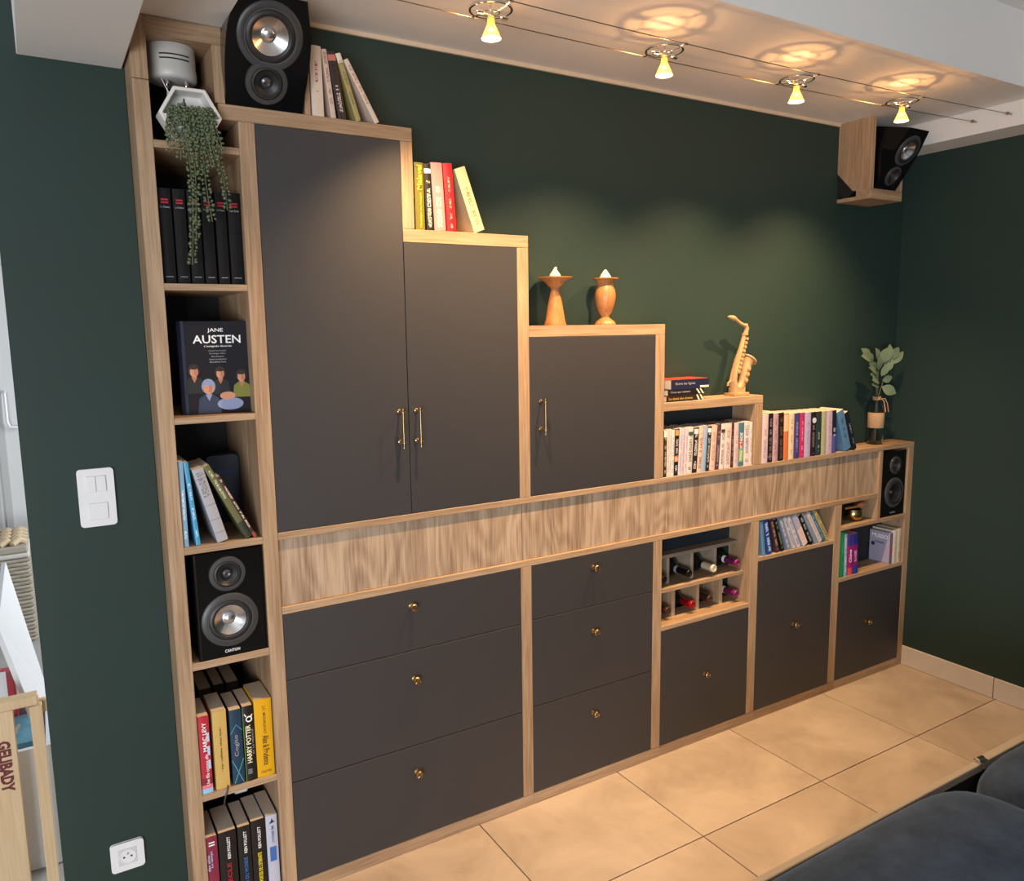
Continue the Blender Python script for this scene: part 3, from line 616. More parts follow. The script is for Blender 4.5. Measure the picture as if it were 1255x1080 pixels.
lettering('publisher', 'IIII', (.003, SY, .022), *UP, .014, .012, INK['grey'], r[3])
lettering('author', 'J.C. MOURLEVAT', (-.004, SY, .215), *DOWN, .085, .010, INK['brown'], r[4]); lettering('title', 'Alex & Prudence', (-.006, SY, .125), *DOWN, .09, .018, INK['black'], r[4], .005); lettering('publisher', 'CASTOR', (-.014, SY, .012), *ACROSS, .028, .007, INK['brown'], r[4])
row(Z6, None, [(.150, .036, .205, 0, C('4a4038'), 'grey topped book in the back row behind the worn yellow book'), (.190, .030, .21, 0, C('3a3430'), 'grey topped book in the back row behind the teal book'), (.230, .036, .208, 0, C('44403c'), 'grey topped book in the back row behind the yellow book')], 'back row books', d=.14, y=.235)
# seventh compartment
Z7 = .0490
r = row(Z7, None, [
 (.1045, .0300, .2225, 0, C('8c2848', None), 'raspberry red book on the bottom shelf of the column'),
 (.1475, .0480, .2235, 0, C('100c10', None), 'thick black novel with dark red title on the bottom shelf'),
 (.1935, .0350, .2230, 0, C('0c0e12', None), 'black novel with blue title on the bottom shelf'),
 (.2330, .0390, .2280, 0, C('120e12', None), 'black novel with yellow title on the bottom shelf'),
 (.2720, .0320, .2300, 0, C('ccd0e4', None), 'white book with blue print on the bottom shelf')], 'books on the bottom shelf of the column', d=.14, y=.008)
lettering('author', 'II', (-.008, SY, .208), *DOWN, .012, .016, INK['white'], r[0]); lettering('title', 'Le temps', (.002, SY, .13), *UP, -.0+.05, .008, INK['lav'], r[0]); lettering('title', 'des ailes', (-.007, SY, .12), *UP, .05, .007, INK['lav'], r[0])
for k, c, t in ((1, 'red', 'LE SIECLE'), (2, 'blue', "L'HIVER DU MONDE"), (3, 'yellow', "AUX PORTES DE L'ETERNITE")):
    lettering('author', 'KEN FOLLETT', (.006, SY, .140), *UP, .068, .0085, INK['white'], r[k], .02); lettering('title', t, (.006, SY, .012), *UP, .115, .011, INK[c], r[k], .02)
lettering('author', 'MJ BRISAC', (-.004, SY, .196), *DOWN, .055, .009, INK['blue'], r[4]); box('print', -.009, .009, SY, SY+.0015, .085, .130, INK['blue'], r[4], bevel=0)
mesh('print', [(-.008, SY, .205), (.008, SY, .207), (.003, SY, .213), (.0, SY, .222), (-.002, SY, .212)], [(0, 1, 2, 3, 4)], INK['navy'], r[4], recalc=False)
p = thing('power_strip', 'two white plug blocks on cords behind the bottom shelf books', 'power strip', (.235, .20, .3855))
box('block', -.030, .008, -.03, .010, -.108, -.086, WHITE2, p, bevel=.003); box('block', .016, .046, -.022, .018, -.104, -.086, WHITE2, p, bevel=.003)
tube('cord', [(.010, .0, -.0005), (.012, .004, -.04), (-.010, .002, -.087)], .003, BLACK, p, 6); tube('cord', [(.010, .0, -.0005), (.020, .006, -.04), (.030, .002, -.087)], .003, BLACK, p, 6)

# books lying on the lowest step
def lying(xa, xb, za, zb, m, label, d=.108, y=.008):
    b = thing('book', label, 'book', ((xa+xb)/2, y, za), (0, 0, 0), 'stacked lying books'); L, h = xb-xa, zb-za; c = .0012
    v, f = joinvf([box_vf(-L/2, L/2, 0, .002, 0, h), box_vf(-L/2, L/2, .002, d, 0, c), box_vf(-L/2, L/2, .002, d, h-c, h)])
    mesh('cover', v, f, m, b); box('pages', -L/2+.001, L/2-.001, .002, d-.002, c, h-c, PAPER, b, bevel=0); return b
b = lying(1.790, 1.972, T4+.0003, 1.4245, plain('dkbrown_cover', lin('2c1c14')), 'brown book at the bottom of the lying stack')
lettering('title', 'Le chant des sirenes', (-.08, -.0005, .007), *ACROSS, .12, .009, INK['gold'], b)
for k in range(2): mesh('print', [(.058+.018*k, -.0005, .021), (.066+.018*k, -.0005, .021), (.078+.018*k, -.0005, .002), (.070+.018*k, -.0005, .002)], [(0, 1, 2, 3)], INK['cream'], b, recalc=False)
b = lying(1.797, 1.979, 1.4248, 1.4470, plain('black_cover', lin('181418')), 'black book in the middle of the lying stack')
lettering('title', 'Ceux qui restent', (-.08, -.0005, .007), *ACROSS, .10, .010, INK['grey'], b)
for k in range(2): mesh('print', [(.050+.018*k, -.0005, .021), (.058+.018*k, -.0005, .021), (.074+.018*k, -.0005, .002), (.066+.018*k, -.0005, .002)], [(0, 1, 2, 3)], INK['cream'], b, recalc=False)
b = lying(1.812, 2.005, 1.4473, 1.4840, [plain('navy_cover', lin('1c2040')), plain('red_cover', lin('d8381c'))], 'thick book with a red cover on top of the lying stack')
for pl in b.children[0].data.polygons:
    if pl.center.z > .0125: pl.material_index = 1
lettering('title', 'Entre les lignes', (-.075, -.0005, .014), *ACROSS, .10, .012, INK['grey'], b); box('print', .05, .095, -.0008, .0, .003, .010, INK['cream'], b, bevel=0)

# ------------------------------------------------------------ loudspeakers
def driver(par, c, R, kind):
    """loudspeaker driver facing -y in the parent's frame"""
    lathe('surround', [(R, 0), (R, .003), (R*.97, .005), (R*.80, .006), (R*.78, .005)], RINGG, par, 40, '-y', c, cap=False)
    lathe('trim_ring', [(R*.79, .004), (R*.79, .0068), (R*.765, .0068), (R*.765, .004)], plain('ring_silver', (.35, .35, .36), rough=.3, metal=1), par, 40, '-y', c, cap=False)
    lathe('rubber', [(R*.765, .003), (R*.72, .0065), (R*.64, .0075), (R*.56, .0035), (R*.54, .002)], RUBBER, par, 40, '-y', c, cap=False)
    if kind == 'woofer':
        lathe('cone', [(R*.555, .004), (R*.50, .001), (R*.25, -.012), (R*.22, -.013)], ALU, par, 40, '-y', c, cap=False)
        lathe('dust_cap', [(R*.23, -.0125), (R*.19, -.008), (R*.10, -.005), (0, -.004)], ALU, par, 32, '-y', c, cap=False)
    elif kind == 'dark':
        lathe('cone', [(R*.555, .004), (R*.50, .001), (R*.25, -.010), (R*.22, -.011)], DARKCONE, par, 40, '-y', c, cap=False)
        lathe('dust_cap', [(R*.23, -.0105), (R*.19, -.004), (R*.10, .0), (0, .001)], DARKCONE, par, 32, '-y', c, cap=False)
    else:
        lathe('waveguide', [(R*.555, .004), (R*.35, -.003), (R*.27, -.006)], RUBBER, par, 32, '-y', c, cap=False)
        lathe('dome', [(R*.27, -.005), (R*.24, .001), (R*.14, .004), (R*.08, .003), (0, .002)], plain('dome_grey', (.10, .10, .11), rough=.3, metal=.7), par, 24, '-y', c, cap=False)
def baffle_vf(segs, hw):
    """flat front at y=0 made of stacked patches, each with a round opening (z0, z1, centre z, radius, centre x)"""
    V, F = [], []; n = 40
    for z0_, z1_, cz, R, cx in segs:
        o = len(V)
        for k in range(n):
            a = 2*pi*(k+.5)/n; c, s_ = math.cos(a), math.sin(a)
            w0 = hw(cz); t = min((w0-cx)/c if c > 1e-6 else 9, (-w0-cx)/c if c < -1e-6 else 9, (z1_-cz)/s_ if s_ > 1e-6 else 9, (z0_-cz)/s_ if s_ < -1e-6 else 9)
            px, pz = cx+c*t, cz+s_*t
            V += [(cx+R*c, 0, cz+R*s_), (px*hw(pz)/w0, 0, pz)]
        for k in range(n):
            j = (k+1) % n; F.append((o+2*k, o+2*k+1, o+2*j+1, o+2*j))
        m = len(V)                      # the four corners
        for sx, sz in ((1, z1_), (-1, z1_), (-1, z0_), (1, z0_)):
            V.append((sx*hw(sz), 0, sz))
        for q, (sx, sz) in enumerate(((1, z1_), (-1, z1_), (-1, z0_), (1, z0_))):
            best = min(range(n), key=lambda k: math.hypot(V[o+2*k+1][0]-V[m+q][0], V[o+2*k+1][2]-V[m+q][2]))
            for d_ in (-1, 1):
                k2 = (best+d_) % n; F.append((o+2*best+1, o+2*k2+1, m+q))
    return V, F
def cabinet(par, w, h, d, segs):
    """box with rounded vertical edges and driver cut-outs hidden behind the drivers"""
    r_ = .012; pol = []
    for cx, cy, a0 in ((w/2-r_, d-r_, 0), (-w/2+r_, d-r_, pi/2), (-w/2+r_*.5, r_*.5, pi), (w/2-r_*.5, r_*.5, 1.5*pi)):
        rr_ = r_ if cy > d/2 else r_*.5
        pol += [(cx+rr_*math.cos(a0+i*pi/8), cy+rr_*math.sin(a0+i*pi/8)) for i in range(5)]
    c = prism('cabinet', pol, 0, h, 2, GLOSS, par, smooth=True)
    bm = bmesh.new(); bm.from_mesh(c.data); y0_ = -d/2
    bmesh.ops.delete(bm, geom=[f for f in bm.faces if all(v.co.y < y0_+1e-4 for v in f.verts)], context='FACES_ONLY'); bm.to_mesh(c.data); bm.free()
    c.data.polygons.foreach_set('use_smooth', [True]*len(c.data.polygons)); c.data.set_sharp_from_angle(angle=math.radians(38))
    v, f = baffle_vf(segs, lambda z: w/2-r_*.5); mesh('baffle', v, f, GLOSS, par)
    return c
s = thing('loudspeaker', 'gloss black two way loudspeaker with silver cone in the shelf column', 'loudspeaker', (.2005, .004, .7906))
cabinet(s, .184, .299, .25, [(0, .184, .105, .070, -.006), (.184, .299, .236, .044, -.006)]); driver(s, (-.006, -.0005, .236), .0485, 'tweeter'); driver(s, (-.006, -.0005, .105), .0755, 'woofer')
lettering('logo', 'CANTON', (-.025, -.0008, .012), *ACROSS, .040, .0085, INK['white'], s, .02)
s = thing('loudspeaker', 'black two way loudspeaker filling the right end compartment below the vase', 'loudspeaker', (3.2250, .006, .7745))
cabinet(s, .190, .312, .25, [(0, .196, .113, .067, .004), (.196, .312, .244, .038, .004)]); driver(s, (.004, -.0005, .244), .042, 'tweeter'); driver(s, (.004, -.0005, .113), .072, 'dark')
lettering('logo', 'CANTON', (-.018, -.0008, .012), *ACROSS, .040, .0085, INK['grey'], s, .02)
def tilted_speaker(label, loc, w, L, tilt, zt, yb, wd, tw, kinds):
    """wedge shaped loudspeaker whose front leans out over the room by tilt degrees; front foot at the origin"""
    s = thing('loudspeaker', label, 'loudspeaker', loc); a = math.radians(tilt)
    fx = lambda q: w/2*(1+.10*math.sin(pi*min(1, q*1.05))-(.12*max(0, q-.7)/.3))   # barrel shaped flanks
    n = 8; secs = []
    for i in range(n+1):
        q = i/n; y = -math.sin(a)*L*q; z = math.cos(a)*L*q; secs.append((fx(q), y, z))
    V, F = [], []
    for hw, y, z in secs: V += [(-hw, y, z), (hw, y, z), (hw*.93, yb, zt*z/secs[-1][2]), (-hw*.93, yb, zt*z/secs[-1][2])]
    for i in range(n):
        for j in (1, 2, 3): F.append((i*4+j, i*4+(j+1) % 4, i*4+4+(j+1) % 4, i*4+4+j))
    F += [(0, 1, 2, 3), tuple(n*4+j for j in (3, 2, 1, 0))]
    mesh('cabinet', V, F, GLOSS, s, smooth=True)
    zm = (wd-kinds[0]+tw+kinds[1])/2
    v, f = baffle_vf([(0, zm, tw, kinds[1]*.9, 0), (zm, L, wd, kinds[0]*.9, 0)], lambda z: fx(max(0, min(1, z/L))))
    mesh('baffle', [(x, -math.sin(a)*z, math.cos(a)*z) for x, y, z in v], f, GLOSS, s)
    for c, R, k in ((wd, kinds[0], 'woofer'), (tw, kinds[1], 'tweeter')):
        before = set(bpy.data.objects); driver(s, (0, 0, 0), R, k)
        m = Matrix.Translation((0, -math.sin(a)*c, math.cos(a)*c)) @ Matrix.Rotation(a, 4, 'X')
        for o in set(bpy.data.objects)-before: o.matrix_local = m @ Matrix.Translation(o.location)
    return s
tilted_speaker('large gloss black loudspeaker tilted forward on the tallest cupboard', (.3655, .003, T1+.0005), .193, .272, 31, .278, .112, .178, .066, (.082, .054))
o = box('loudspeaker_support', .4745, .490, .004, .118, T1+.0005, ZC-.001, OZ); tag(o, 'upright oak board beside the loudspeaker on the tallest cupboard', 'board')
br = thing('speaker_bracket', 'oak wall bracket box under the soffit holding the corner loudspeaker', 'bracket', (2.875, YW, 2.21))
prism('side_panel', [(YW-.001-YW, ZC-.001-2.21), (-.040-YW, ZC-.001-2.21), (-.040-YW, .042), (.045-YW, .042), (YW-.001-YW, .125)], 0, .016, 0, OZ, br, bevel=.001)
mesh('front_board', *box_vf(0, .222, -.040-YW, .030-YW, 0, .0415), OX, br, bevel=.001); mesh('bottom_board', *box_vf(0, .222, (.0302-YW), -.001, 0, .016), OX, br, bevel=.001)
box('side_panel', .206, .222, -.040-YW, -.001, .042, .118, OZ, br)
prism('gap_shade_strip', [(YW-.001-YW, .040), (YW-.001-YW, .120), (.040-YW, .040), (.075-YW, .0165), (YW-.030-YW, .0165)], .001, .012, 0, BLACK, br)  # black solid stands in for the shade of the gap at the corner
tilted_speaker('black loudspeaker tilted down from the bracket in the wall corner', (2.985, -.030, 2.254), .150, .262, 34, .284, .118, .172, .062, (.064, .042))

# ------------------------------------------------------------ cable spots
for i, (y, lab) in enumerate(((-.296, 'rear steel cable of the spot rail, nearer the wall'), (-.432, 'front steel cable of the spot rail, farther from the wall'))):
    c = thing('lamp_cable', lab, 'cable', (3.183, y, 2.496), group='spot cables')
    pts = [(-.002-(3.183-.27)*q, 0, -.018*4*q*(1-q)-.012*q) for q in [k/12 for k in range(13)]]
    tube('wire', pts, .0013, plain('steel_wire', (.30, .26, .22), rough=.35, metal=1), c, 6)
    lathe('anchor', [(.006, 0), (.006, .012), (.003, .014), (.003, .03), (.0015, .034)], plain('anchor_metal', (.35, .33, .31), rough=.3, metal=1), c, 14, 'x', (-.034, 0, 0))
def cable_z(x): q = (3.181-x)/(3.183-.27); return 2.496-.018*4*q*(1-q)-.012*q
names = ['leftmost cable spotlight above the tall cupboards', 'second cable spotlight from the left above the candle holders', 'third cable spotlight from the left above the saxophone', 'rightmost cable spotlight next to the corner loudspeaker']
for i, lx in enumerate((.846, 1.423, 1.995, 2.568)):
    zc = cable_z(lx); l = thing('spotlight', names[i], 'spotlight', (lx, -.364, zc), group='cable spotlights')
    R = .053
    parts = []
    n = 36; V, F = [], []
    for k in range(n):
        a = 2*pi*k/n
        for r_, z_ in ((R-.0028, -.003), (R+.0028, -.003), (R+.0028, .003), (R-.0028, .003)): V.append((r_*math.cos(a), r_*math.sin(a), z_))
    for k in range(n):
        for j in range(4): F.append((k*4+j, ((k+1) % n)*4+j, ((k+1) % n)*4+(j+1) % 4, k*4+(j+1) % 4))
    mesh('ring', V, F, CHROME, l, smooth=True)
    for sy in (-1, 1):
        tube('clip_arm', [(-.018*sy, sy*.068, .001), (-.018*sy, sy*.050, -.002), (-.012*sy, sy*.026, -.006), (0, sy*.015, -.010)], .0022, CHROME, l, 8)
        lathe('clip', [(.004, -.006), (.004, .006), (.002, .008)], CHROME, l, 12, 'x', (-.018*sy, sy*.068, .001))
    v, f = joinvf([lathe_vf([(.0055, -.008), (.0055, .008)], 14, 'x', (-.032, 0, -.012)), lathe_vf([(.0055, -.008), (.0055, .008)], 14, 'x', (.038, 0, -.014)), tube_vf([(-.050, 0, -.010), (.050, 0, -.014)], .0016, 8), lathe_vf([(.0045, -.022), (.0045, -.008)], 14)])
    mesh('holder', v, f, CHROME, l, smooth=True)
    v, f = tube_vf([(.022*math.cos(a), .022*math.sin(a), -.009) for a in [k*pi/12 for k in range(24)]], .0018, 6, True); mesh('inner_ring', v, f, CHROME, l, smooth=True)
    tube('bolt', [(0, 0, -.004), (0, 0, .016)], .003, CHROME, l, 10)
    lathe('bulb_reflector', [(.0085, -.020), (.0095, -.036), (.013, -.044), (.020, -.058), (.0255, -.0705)], DICH, l, 20, cap=False)
    lathe('bulb_front', [(0, -.0690), (.0245, -.0690), (.0245, -.0700), (0, -.0700)], FILAMENT, l, 20)
    bl = l.children[-2].data  # open the reflector's mouth
    sp = bpy.data.lights.new('spot_beam', 'SPOT'); sp.energy = SPOT_W; sp.color = WARM; sp.spot_size = math.radians(102); sp.spot_blend = 1.0; sp.shadow_soft_size = .010
    so = bpy.data.objects.new('spot_beam', sp); COL.objects.link(so); so.parent = l; so.location = (0, 0, -.074); so.rotation_euler = (math.radians(16), 0, 0)
    pt = bpy.data.lights.new('back_glow', 'POINT'); pt.energy = GLOW_W; pt.color = WARM; pt.shadow_soft_size = .005
    po = bpy.data.objects.new('back_glow', pt); COL.objects.link(po); po.parent = l; po.location = (0, 0, -.050)

# ------------------------------------------------------------ ornaments on the steps
h = thing('candle_holder', 'flared wooden candle holder with a wide dish, beside the oak post', 'candle holder', (1.326, .060, T3+.0005))
lathe('stem', [(0.0382, 0), (0.0382, .003), (0.0332, .020), (0.0249, .070), (0.0174, .105), (0.0137, .120), (0.0137, .124), (0.0199, .130), (0.0365, .146), (0.0589, .1585), (0.0598, .162), (0.0498, .1605), (0.0249, .1575), (0.0000, .157)], TURN, h, 40)
lathe('candle', [(0.0199, .1580), (0.0203, .166), (0.0174, .172), (0.0112, .180), (0.0075, .186), (0.0050, .190), (0.0000, .191)], WAX, h, 20); tube('wick_tip', [(0, 0, .188), (.003, 0, .194), (.008, 0, .1945)], [.005, .004, .0012], WAX, h, 8)
h = thing('candle_holder', 'urn shaped wooden candle holder standing on a round foot', 'candle holder', (1.541, .060, T3+.0005))
lathe('stem', [(0.0384, 0), (0.0384, .003), (0.0320, .013), (0.0192, .022), (0.0136, .027), (0.0152, .032), (0.0240, .046), (0.0328, .070), (0.0372, .094), (0.0372, .104), (0.0344, .122), (0.0288, .134), (0.0272, .1385), (0.0304, .147), (0.0352, .158), (0.0460, .1605), (0.0460, .1635), (0.0360, .1625), (0.0000, .160)], TURN, h, 40)
lathe('candle', [(0.0200, .1610), (0.0204, .168), (0.0144, .178), (0.0080, .186), (0.0040, .192), (0.0000, .194)], WAX, h, 20)
# wooden saxophone
sx = thing('toy_saxophone', 'small laser cut wooden saxophone standing on the lowest step', 'ornament', (2.213, .060, T4+.0005))
S = lambda x, z, y=0: (x-2.213, y, z-T4)
tube('mouthpiece', [S(2.154, 1.717), S(2.168, 1.7145), S(2.185, 1.711), S(2.200, 1.705)], [.003, .008, .0105, .0075], PLY, sx, 12)
tube('neck', [S(2.196, 1.707), S(2.222, 1.692), S(2.244, 1.683), S(2.256, 1.682), S(2.262, 1.672), S(2.258, 1.655), S(2.250, 1.640)], [.006, .0062, .0068, .0085, .0095, .0095, .0095], PLY, sx, 12)
lathe('neck_ring', [(.0135, -.004), (.0135, .004)], PLY, sx, 16, 'z', S(2.252, 1.647))
tube('body', [S(2.250, 1.645), S(2.232, 1.590), S(2.214, 1.545), S(2.200, 1.500), S(2.191, 1.462)], [.0085, .0108, .0125, .0145, .016], PLY, sx, 14)
tube('bow', [S(2.192, 1.466), S(2.194, 1.445), S(2.206, 1.431), S(2.222, 1.430), S(2.238, 1.440), S(2.246, 1.458)], [.016, .0165, .017, .0175, .0178, .018], PLY, sx, 14)
tube('bell', [S(2.245, 1.455), S(2.254, 1.485), S(2.264, 1.515), S(2.273, 1.532), S(2.281, 1.544)], [.018, .0185, .0205, .0235, .0265], PLY, sx, 16)
tube('bell_rim', [S(2.2795, 1.5425), S(2.283, 1.5465)], [.033, .033], PLY, sx, 24)
box('base', -.041, .044, -.028, .028, 0, .012, PLY, sx, bevel=.001)
box('base_block', -.030, .034, -.016, .016, .012, .034, PLY, sx, bevel=.001)
for k in range(9):
    q = k/8; bx, bz = 2.247-.046*q, 1.628-.130*q
    o = lathe('key', [(.0062+.002*q, .0), (.0062+.002*q, .004), (.002, .0055)], PLY, sx, 14, '-y', S(bx+.007, bz, -.010-.003*q))
for k in range(4): lathe('key_side', [(.005, 0), (.005, .016)], PLY, sx, 10, 'x', S(2.243-.006*k, 1.628-.024*k))
for k in range(3): lathe('bell_key', [(.009, 0), (.009, .004), (.003, .006)], PLY, sx, 14, '-y', S(2.246+.007*k, 1.462+.023*k, -.0185))
tube('key_rod', [S(2.214, 1.585, -.011), S(2.188, 1.530, -.014), S(2.172, 1.462, -.016)], .003, PLY, sx, 8)
tube('key_guard', [S(2.178, 1.462, 0), S(2.163, 1.452, 0), S(2.163, 1.442, 0)], .005, PLY, sx, 8)
# vase
v_ = thing('vase', 'clear glass bottle vase wrapped in jute holding leafy green twigs', 'vase', (3.152, .066, M1T+.0005))
lathe('glass', [(0.0000, .001), (0.0313, .001), (0.0347, .006), (0.0350, .140), (0.0340, .165), (0.0272, .185), (0.0177, .198), (0.0150, .206), (0.0150, .222), (0.0177, .226), (0.0177, .231), (0.0136, .231), (0.0129, .206), (0.0252, .183), (0.0326, .163), (0.0333, .010), (0.0306, .006), (0.0000, .006)], GLASS, v_, 40)
lathe('jute_band', [(0.0352, .078), (0.0364, .080), (0.0364, .148), (0.0352, .150)], JUTE, v_, 40, cap=False)
for z in (.216, .222, .211): tube('twine', [((.0172)*math.cos(a), (.0172)*math.sin(a), z+.002*math.sin(3*a)) for a in [k*pi/10 for k in range(20)]], .0028, JUTE, v_, 6, True)
tube('bow_loop', [(.007, -.017, .214), (.014, -.026, .205), (.017, -.032, .175), (.014, -.038, .152)], .0024, JUTE, v_, 6); tube('bow_loop', [(.008, -.017, .216), (.024, -.026, .214), (.037, -.030, .190), (.046, -.032, .152)], .0024, JUTE, v_, 6)
tube('band_string', [(-.034, -.012, .079), (-.038, -.017, .080), (-.048, -.02, .083)], .002, JUTE, v_, 5)
VB = Vector((3.175, .066, M1T))
def leaf(par, base, tip, wid, bend=.006):
    b_, t_ = Vector(base), Vector(tip); ax = t_-b_; L = ax.length; ax.normalize()
    view = Vector((random.uniform(-.6, .2), -1, random.uniform(-.2, .6))).normalized(); sd = ax.cross(view).normalized(); nm = sd.cross(ax)
    V, F = [], []; n = 6
    for i in range(n+1):
        q = i/n; wv = 1.3*wid*math.sin(pi*min(.985, q**.9*.96+.03)); c = b_+ax*(L*q)+nm*(bend*math.sin(pi*q))
        V += [tuple(c-sd*wv), tuple(c+nm*-.0015), tuple(c+sd*wv)]
    for i in range(n):
        for j in range(2): F.append((i*3+j, i*3+j+1, i*3+4+j, i*3+3+j))
    m = len(V); V += [tuple(Vector(p)+nm*-.0006) for p in V]; F += [tuple(reversed([k+m for k in q])) for q in F[:]]
    return mesh('leaf', V, F, LEAFE, par, smooth='all', recalc=False)
stems = [[(0, 0, .02), (-.005, 0, .22), (-.025, -.008, .32), (-.085, -.015, .405), (-.13, -.02, .44)], [(0, 0, .02), (.004, 0, .22), (-.008, -.004, .32), (-.01, -.008, .40), (-.015, -.01, .45)], [(0, 0, .02), (.008, 0, .22), (.035, -.008, .31), (.065, -.015, .40), (.10, -.02, .44)]]
for st in stems: tube('stem', st, [.0022, .0022, .002, .0016, .001], STEM, v_, 6)
lv = [((-.085, -.015, .405), (-.165, -.02, .452), .017), ((-.09, -.015, .40), (-.175, -.03, .418), .017), ((-.012, -.008, .39), (-.045, -.01, .452), .015), ((.005, -.01, .385), (.028, -.03, .455), .023), ((.055, -.012, .39), (.046, -.02, .468), .015), ((.065, -.015, .40), (.112, -.025, .452), .017), ((.08, -.02, .375), (.140, -.03, .432), .013), ((-.03, -.01, .36), (-.105, -.02, .385), .014), ((-.02, -.01, .335), (-.118, -.03, .365), .014), ((-.02, -.01, .325), (-.105, -.03, .335), .015), ((-.02, -.012, .305), (-.10, -.04, .305), .018), ((-.015, -.012, .285), (-.10, -.04, .285), .016), ((-.01, -.01, .35), (-.045, -.03, .415), .015), ((.03, -.01, .34), (.06, -.03, .40), .016), ((.02, -.01, .30), (.065, -.03, .315), .015), ((.02, -.01, .27), (.085, -.04, .235), .019), ((.01, -.01, .32), (.03, -.03, .385), .014), ((-.06, -.01, .385), (-.12, -.02, .435), .013), ((.04, -.01, .365), (.02, -.03, .43), .013)]
for a, b, wd in lv: leaf(v_, a, b, wd)
# singing bowl with mallet
b = thing('singing_bowl', 'small brass singing bowl in the compartment left of the right end loudspeaker', 'bowl', (3.000, .056, .7745))
lathe('bowl', [(0.0000, .003), (0.0240, .001), (0.0368, .010), (0.0424, .026), (0.0424, .038), (0.0384, .050), (0.0372, .054), (0.0352, .054), (0.0368, .048), (0.0400, .036), (0.0384, .024), (0.0336, .012), (0.0224, .006), (0.0000, .006)], plain('hammered_brass', (.42, .30, .13), rough=.22, metal=1, bump=.3, nscale=60), b, 36)
m_ = thing('mallet', 'orange brown wooden mallet resting across the singing bowl', 'mallet', (3.000, .056, .8290))
tube('stick', [(-.040, .012, .0035), (.01, .0, .0062), (.040, -.008, .010)], [.005, .006, .0075], TURN, m_, 10); tube('head', [(.024, -.004, .0105), (.035, -.007, .0125), (.055, -.012, .016), (.064, -.014, .0175)], [.007, .0125, .0125, .008], plain('felt_orange', (.42, .14, .05), rough=.9), m_, 14)

# ------------------------------------------------------------ wine bottles
def wine(x, z, cap, label, yc=.036, neck=BOTTLE, tagm=None):
    b = thing('wine_bottle', label, 'bottle', (x, yc, z), group='bottles in the wine rack')
    lathe('glass', [(0, -.300), (.034, -.300), (.037, -.294), (.037, -.115), (.033, -.098), (.020, -.084), (.0155, -.076), (.0142, -.045), (.0142, -.004), (0, -.003)], neck, b, 24, '-y')
    lathe('capsule', [(.0146, -.062), (.0150, -.060), (.0150, -.012), (.0158, -.010), (.0158, -.003), (.014, 0), (.009, 0), (.0085, -.001), (0, -.001)], cap, b, 24, '-y')
    if tagm: lathe('neck_label', [(.0152, -.082), (.0160, -.078), (.0152, -.064)], tagm, b, 24, '-y')
    return b
cm = lambda n, c, r=.35, m=.3: plain('capsule_'+n, lin(c), rough=r, metal=m)
BLK, WHT, RED, MAG, BRN = cm('black', '15131a'), cm('cream', 'e6d8c4'), cm('red', '98121a'), cm('magenta', '7c2a60'), cm('brown', '4a3028')
Zu, Zl = .6682+.0375, .5347+.0375
wine(1.817, Zu, BLK, 'dark bottle mostly hidden at the left end of the upper rack row'); wine(1.9505, Zu, BLK, 'bottle with a black capsule and pale tip in the upper rack row', tagm=INK['grey'])
wine(2.0800, Zu, WHT, 'bottle with a cream white capsule in the upper rack row', .030); wine(2.2150, Zu, MAG, 'bottle with a magenta capsule in the upper rack row', .030, tagm=INK['white'])
wine(1.8400, Zl, BRN, 'bottle with a dark red brown capsule at the left of the lower rack row', .036); wine(1.9700, Zl, RED, 'bottle with a bright red capsule in the lower rack row', .034)
wine(2.0780, Zl, BRN, 'bottle with a brown capsule in the lower rack row', .045); wine(2.2150, Zl, MAG, 'bottle with a magenta capsule in the lower rack row', .030, tagm=INK['white'])

# ------------------------------------------------------------ top compartment: white device, hexagonal planter with trailing plant
dv = thing('ventilation_unit', 'round white plastic unit hanging in the top compartment of the column', 'device', (.156, .085, 2.402))
lathe('housing', [(.058, -.001), (.058, -.052), (.0595, -.060), (.0595, -.078), (.056, -.083), (.050, -.085), (0, -.085)], plain('grey_white_plastic', (.50, .49, .47), rough=.4), dv, 40)
for z in (-.030, -.040): mesh('slot', *joinvf([box_vf(.0585*math.sin(a)-.004, .0585*math.sin(a)+.004, -.0595*math.cos(a), -.0595*math.cos(a)+.003, z-.0015, z+.0015) for a in [(-5+k)*.11 for k in range(11)]]), BLACK, dv)
for x in (-.018, .028):
    tube('post', [(x, -.030, -.086), (x, -.030, -.150), (x-.002, -.02, -.20)], .0022, CHROME, dv, 8); lathe('screw', [(.006, 0), (.006, .008), (.003, .010)], CHROME, dv, 12, 'z', (x, -.030, -.097))
tube('cord', [(-.03, -.03, -.085), (-.022, -.05, -.115), (-.010, -.05, -.135)], .0012, WHITE2, dv, 6)
hx = thing('hexagonal_planter', 'white hexagonal ceramic wall pot leaning in the top compartment', 'planter', (.176, .0, 2.1560))
hc = (0, .0600); R = .0745
def hexa(r, y): return [(r*math.cos(k*pi/3), y, hc[1]+r*math.sin(k*pi/3)) for k in range(6)]
V = hexa(R, -.030)+hexa(R, .030)+hexa(R-.010, -.030)+hexa(R-.010, .022)
F = [(k, (k+1) % 6, 6+(k+1) % 6, 6+k) for k in range(6)]+[tuple(range(6, 12))]+[(k, 12+k, 12+(k+1) % 6, (k+1) % 6) for k in range(6)]+[(12+k, 18+k, 18+(k+1) % 6, 12+(k+1) % 6) for k in range(6)]+[tuple(range(23, 17, -1))]
CER = plain('white_ceramic', (.74, .72, .69), rough=.3)
for i in range(24): V[i] = (V[i][0], V[i][1], max(V[i][2], .0))
mesh('pot', V, F, CER, hx, bevel=.0018)
pw = [(-R+.012, hc[1]-.004), (R-.012, hc[1]-.004), (.040, .006), (-.040, .006)]
prism('pocket', pw, -.029, -.023, 1, CER, hx, bevel=.001)
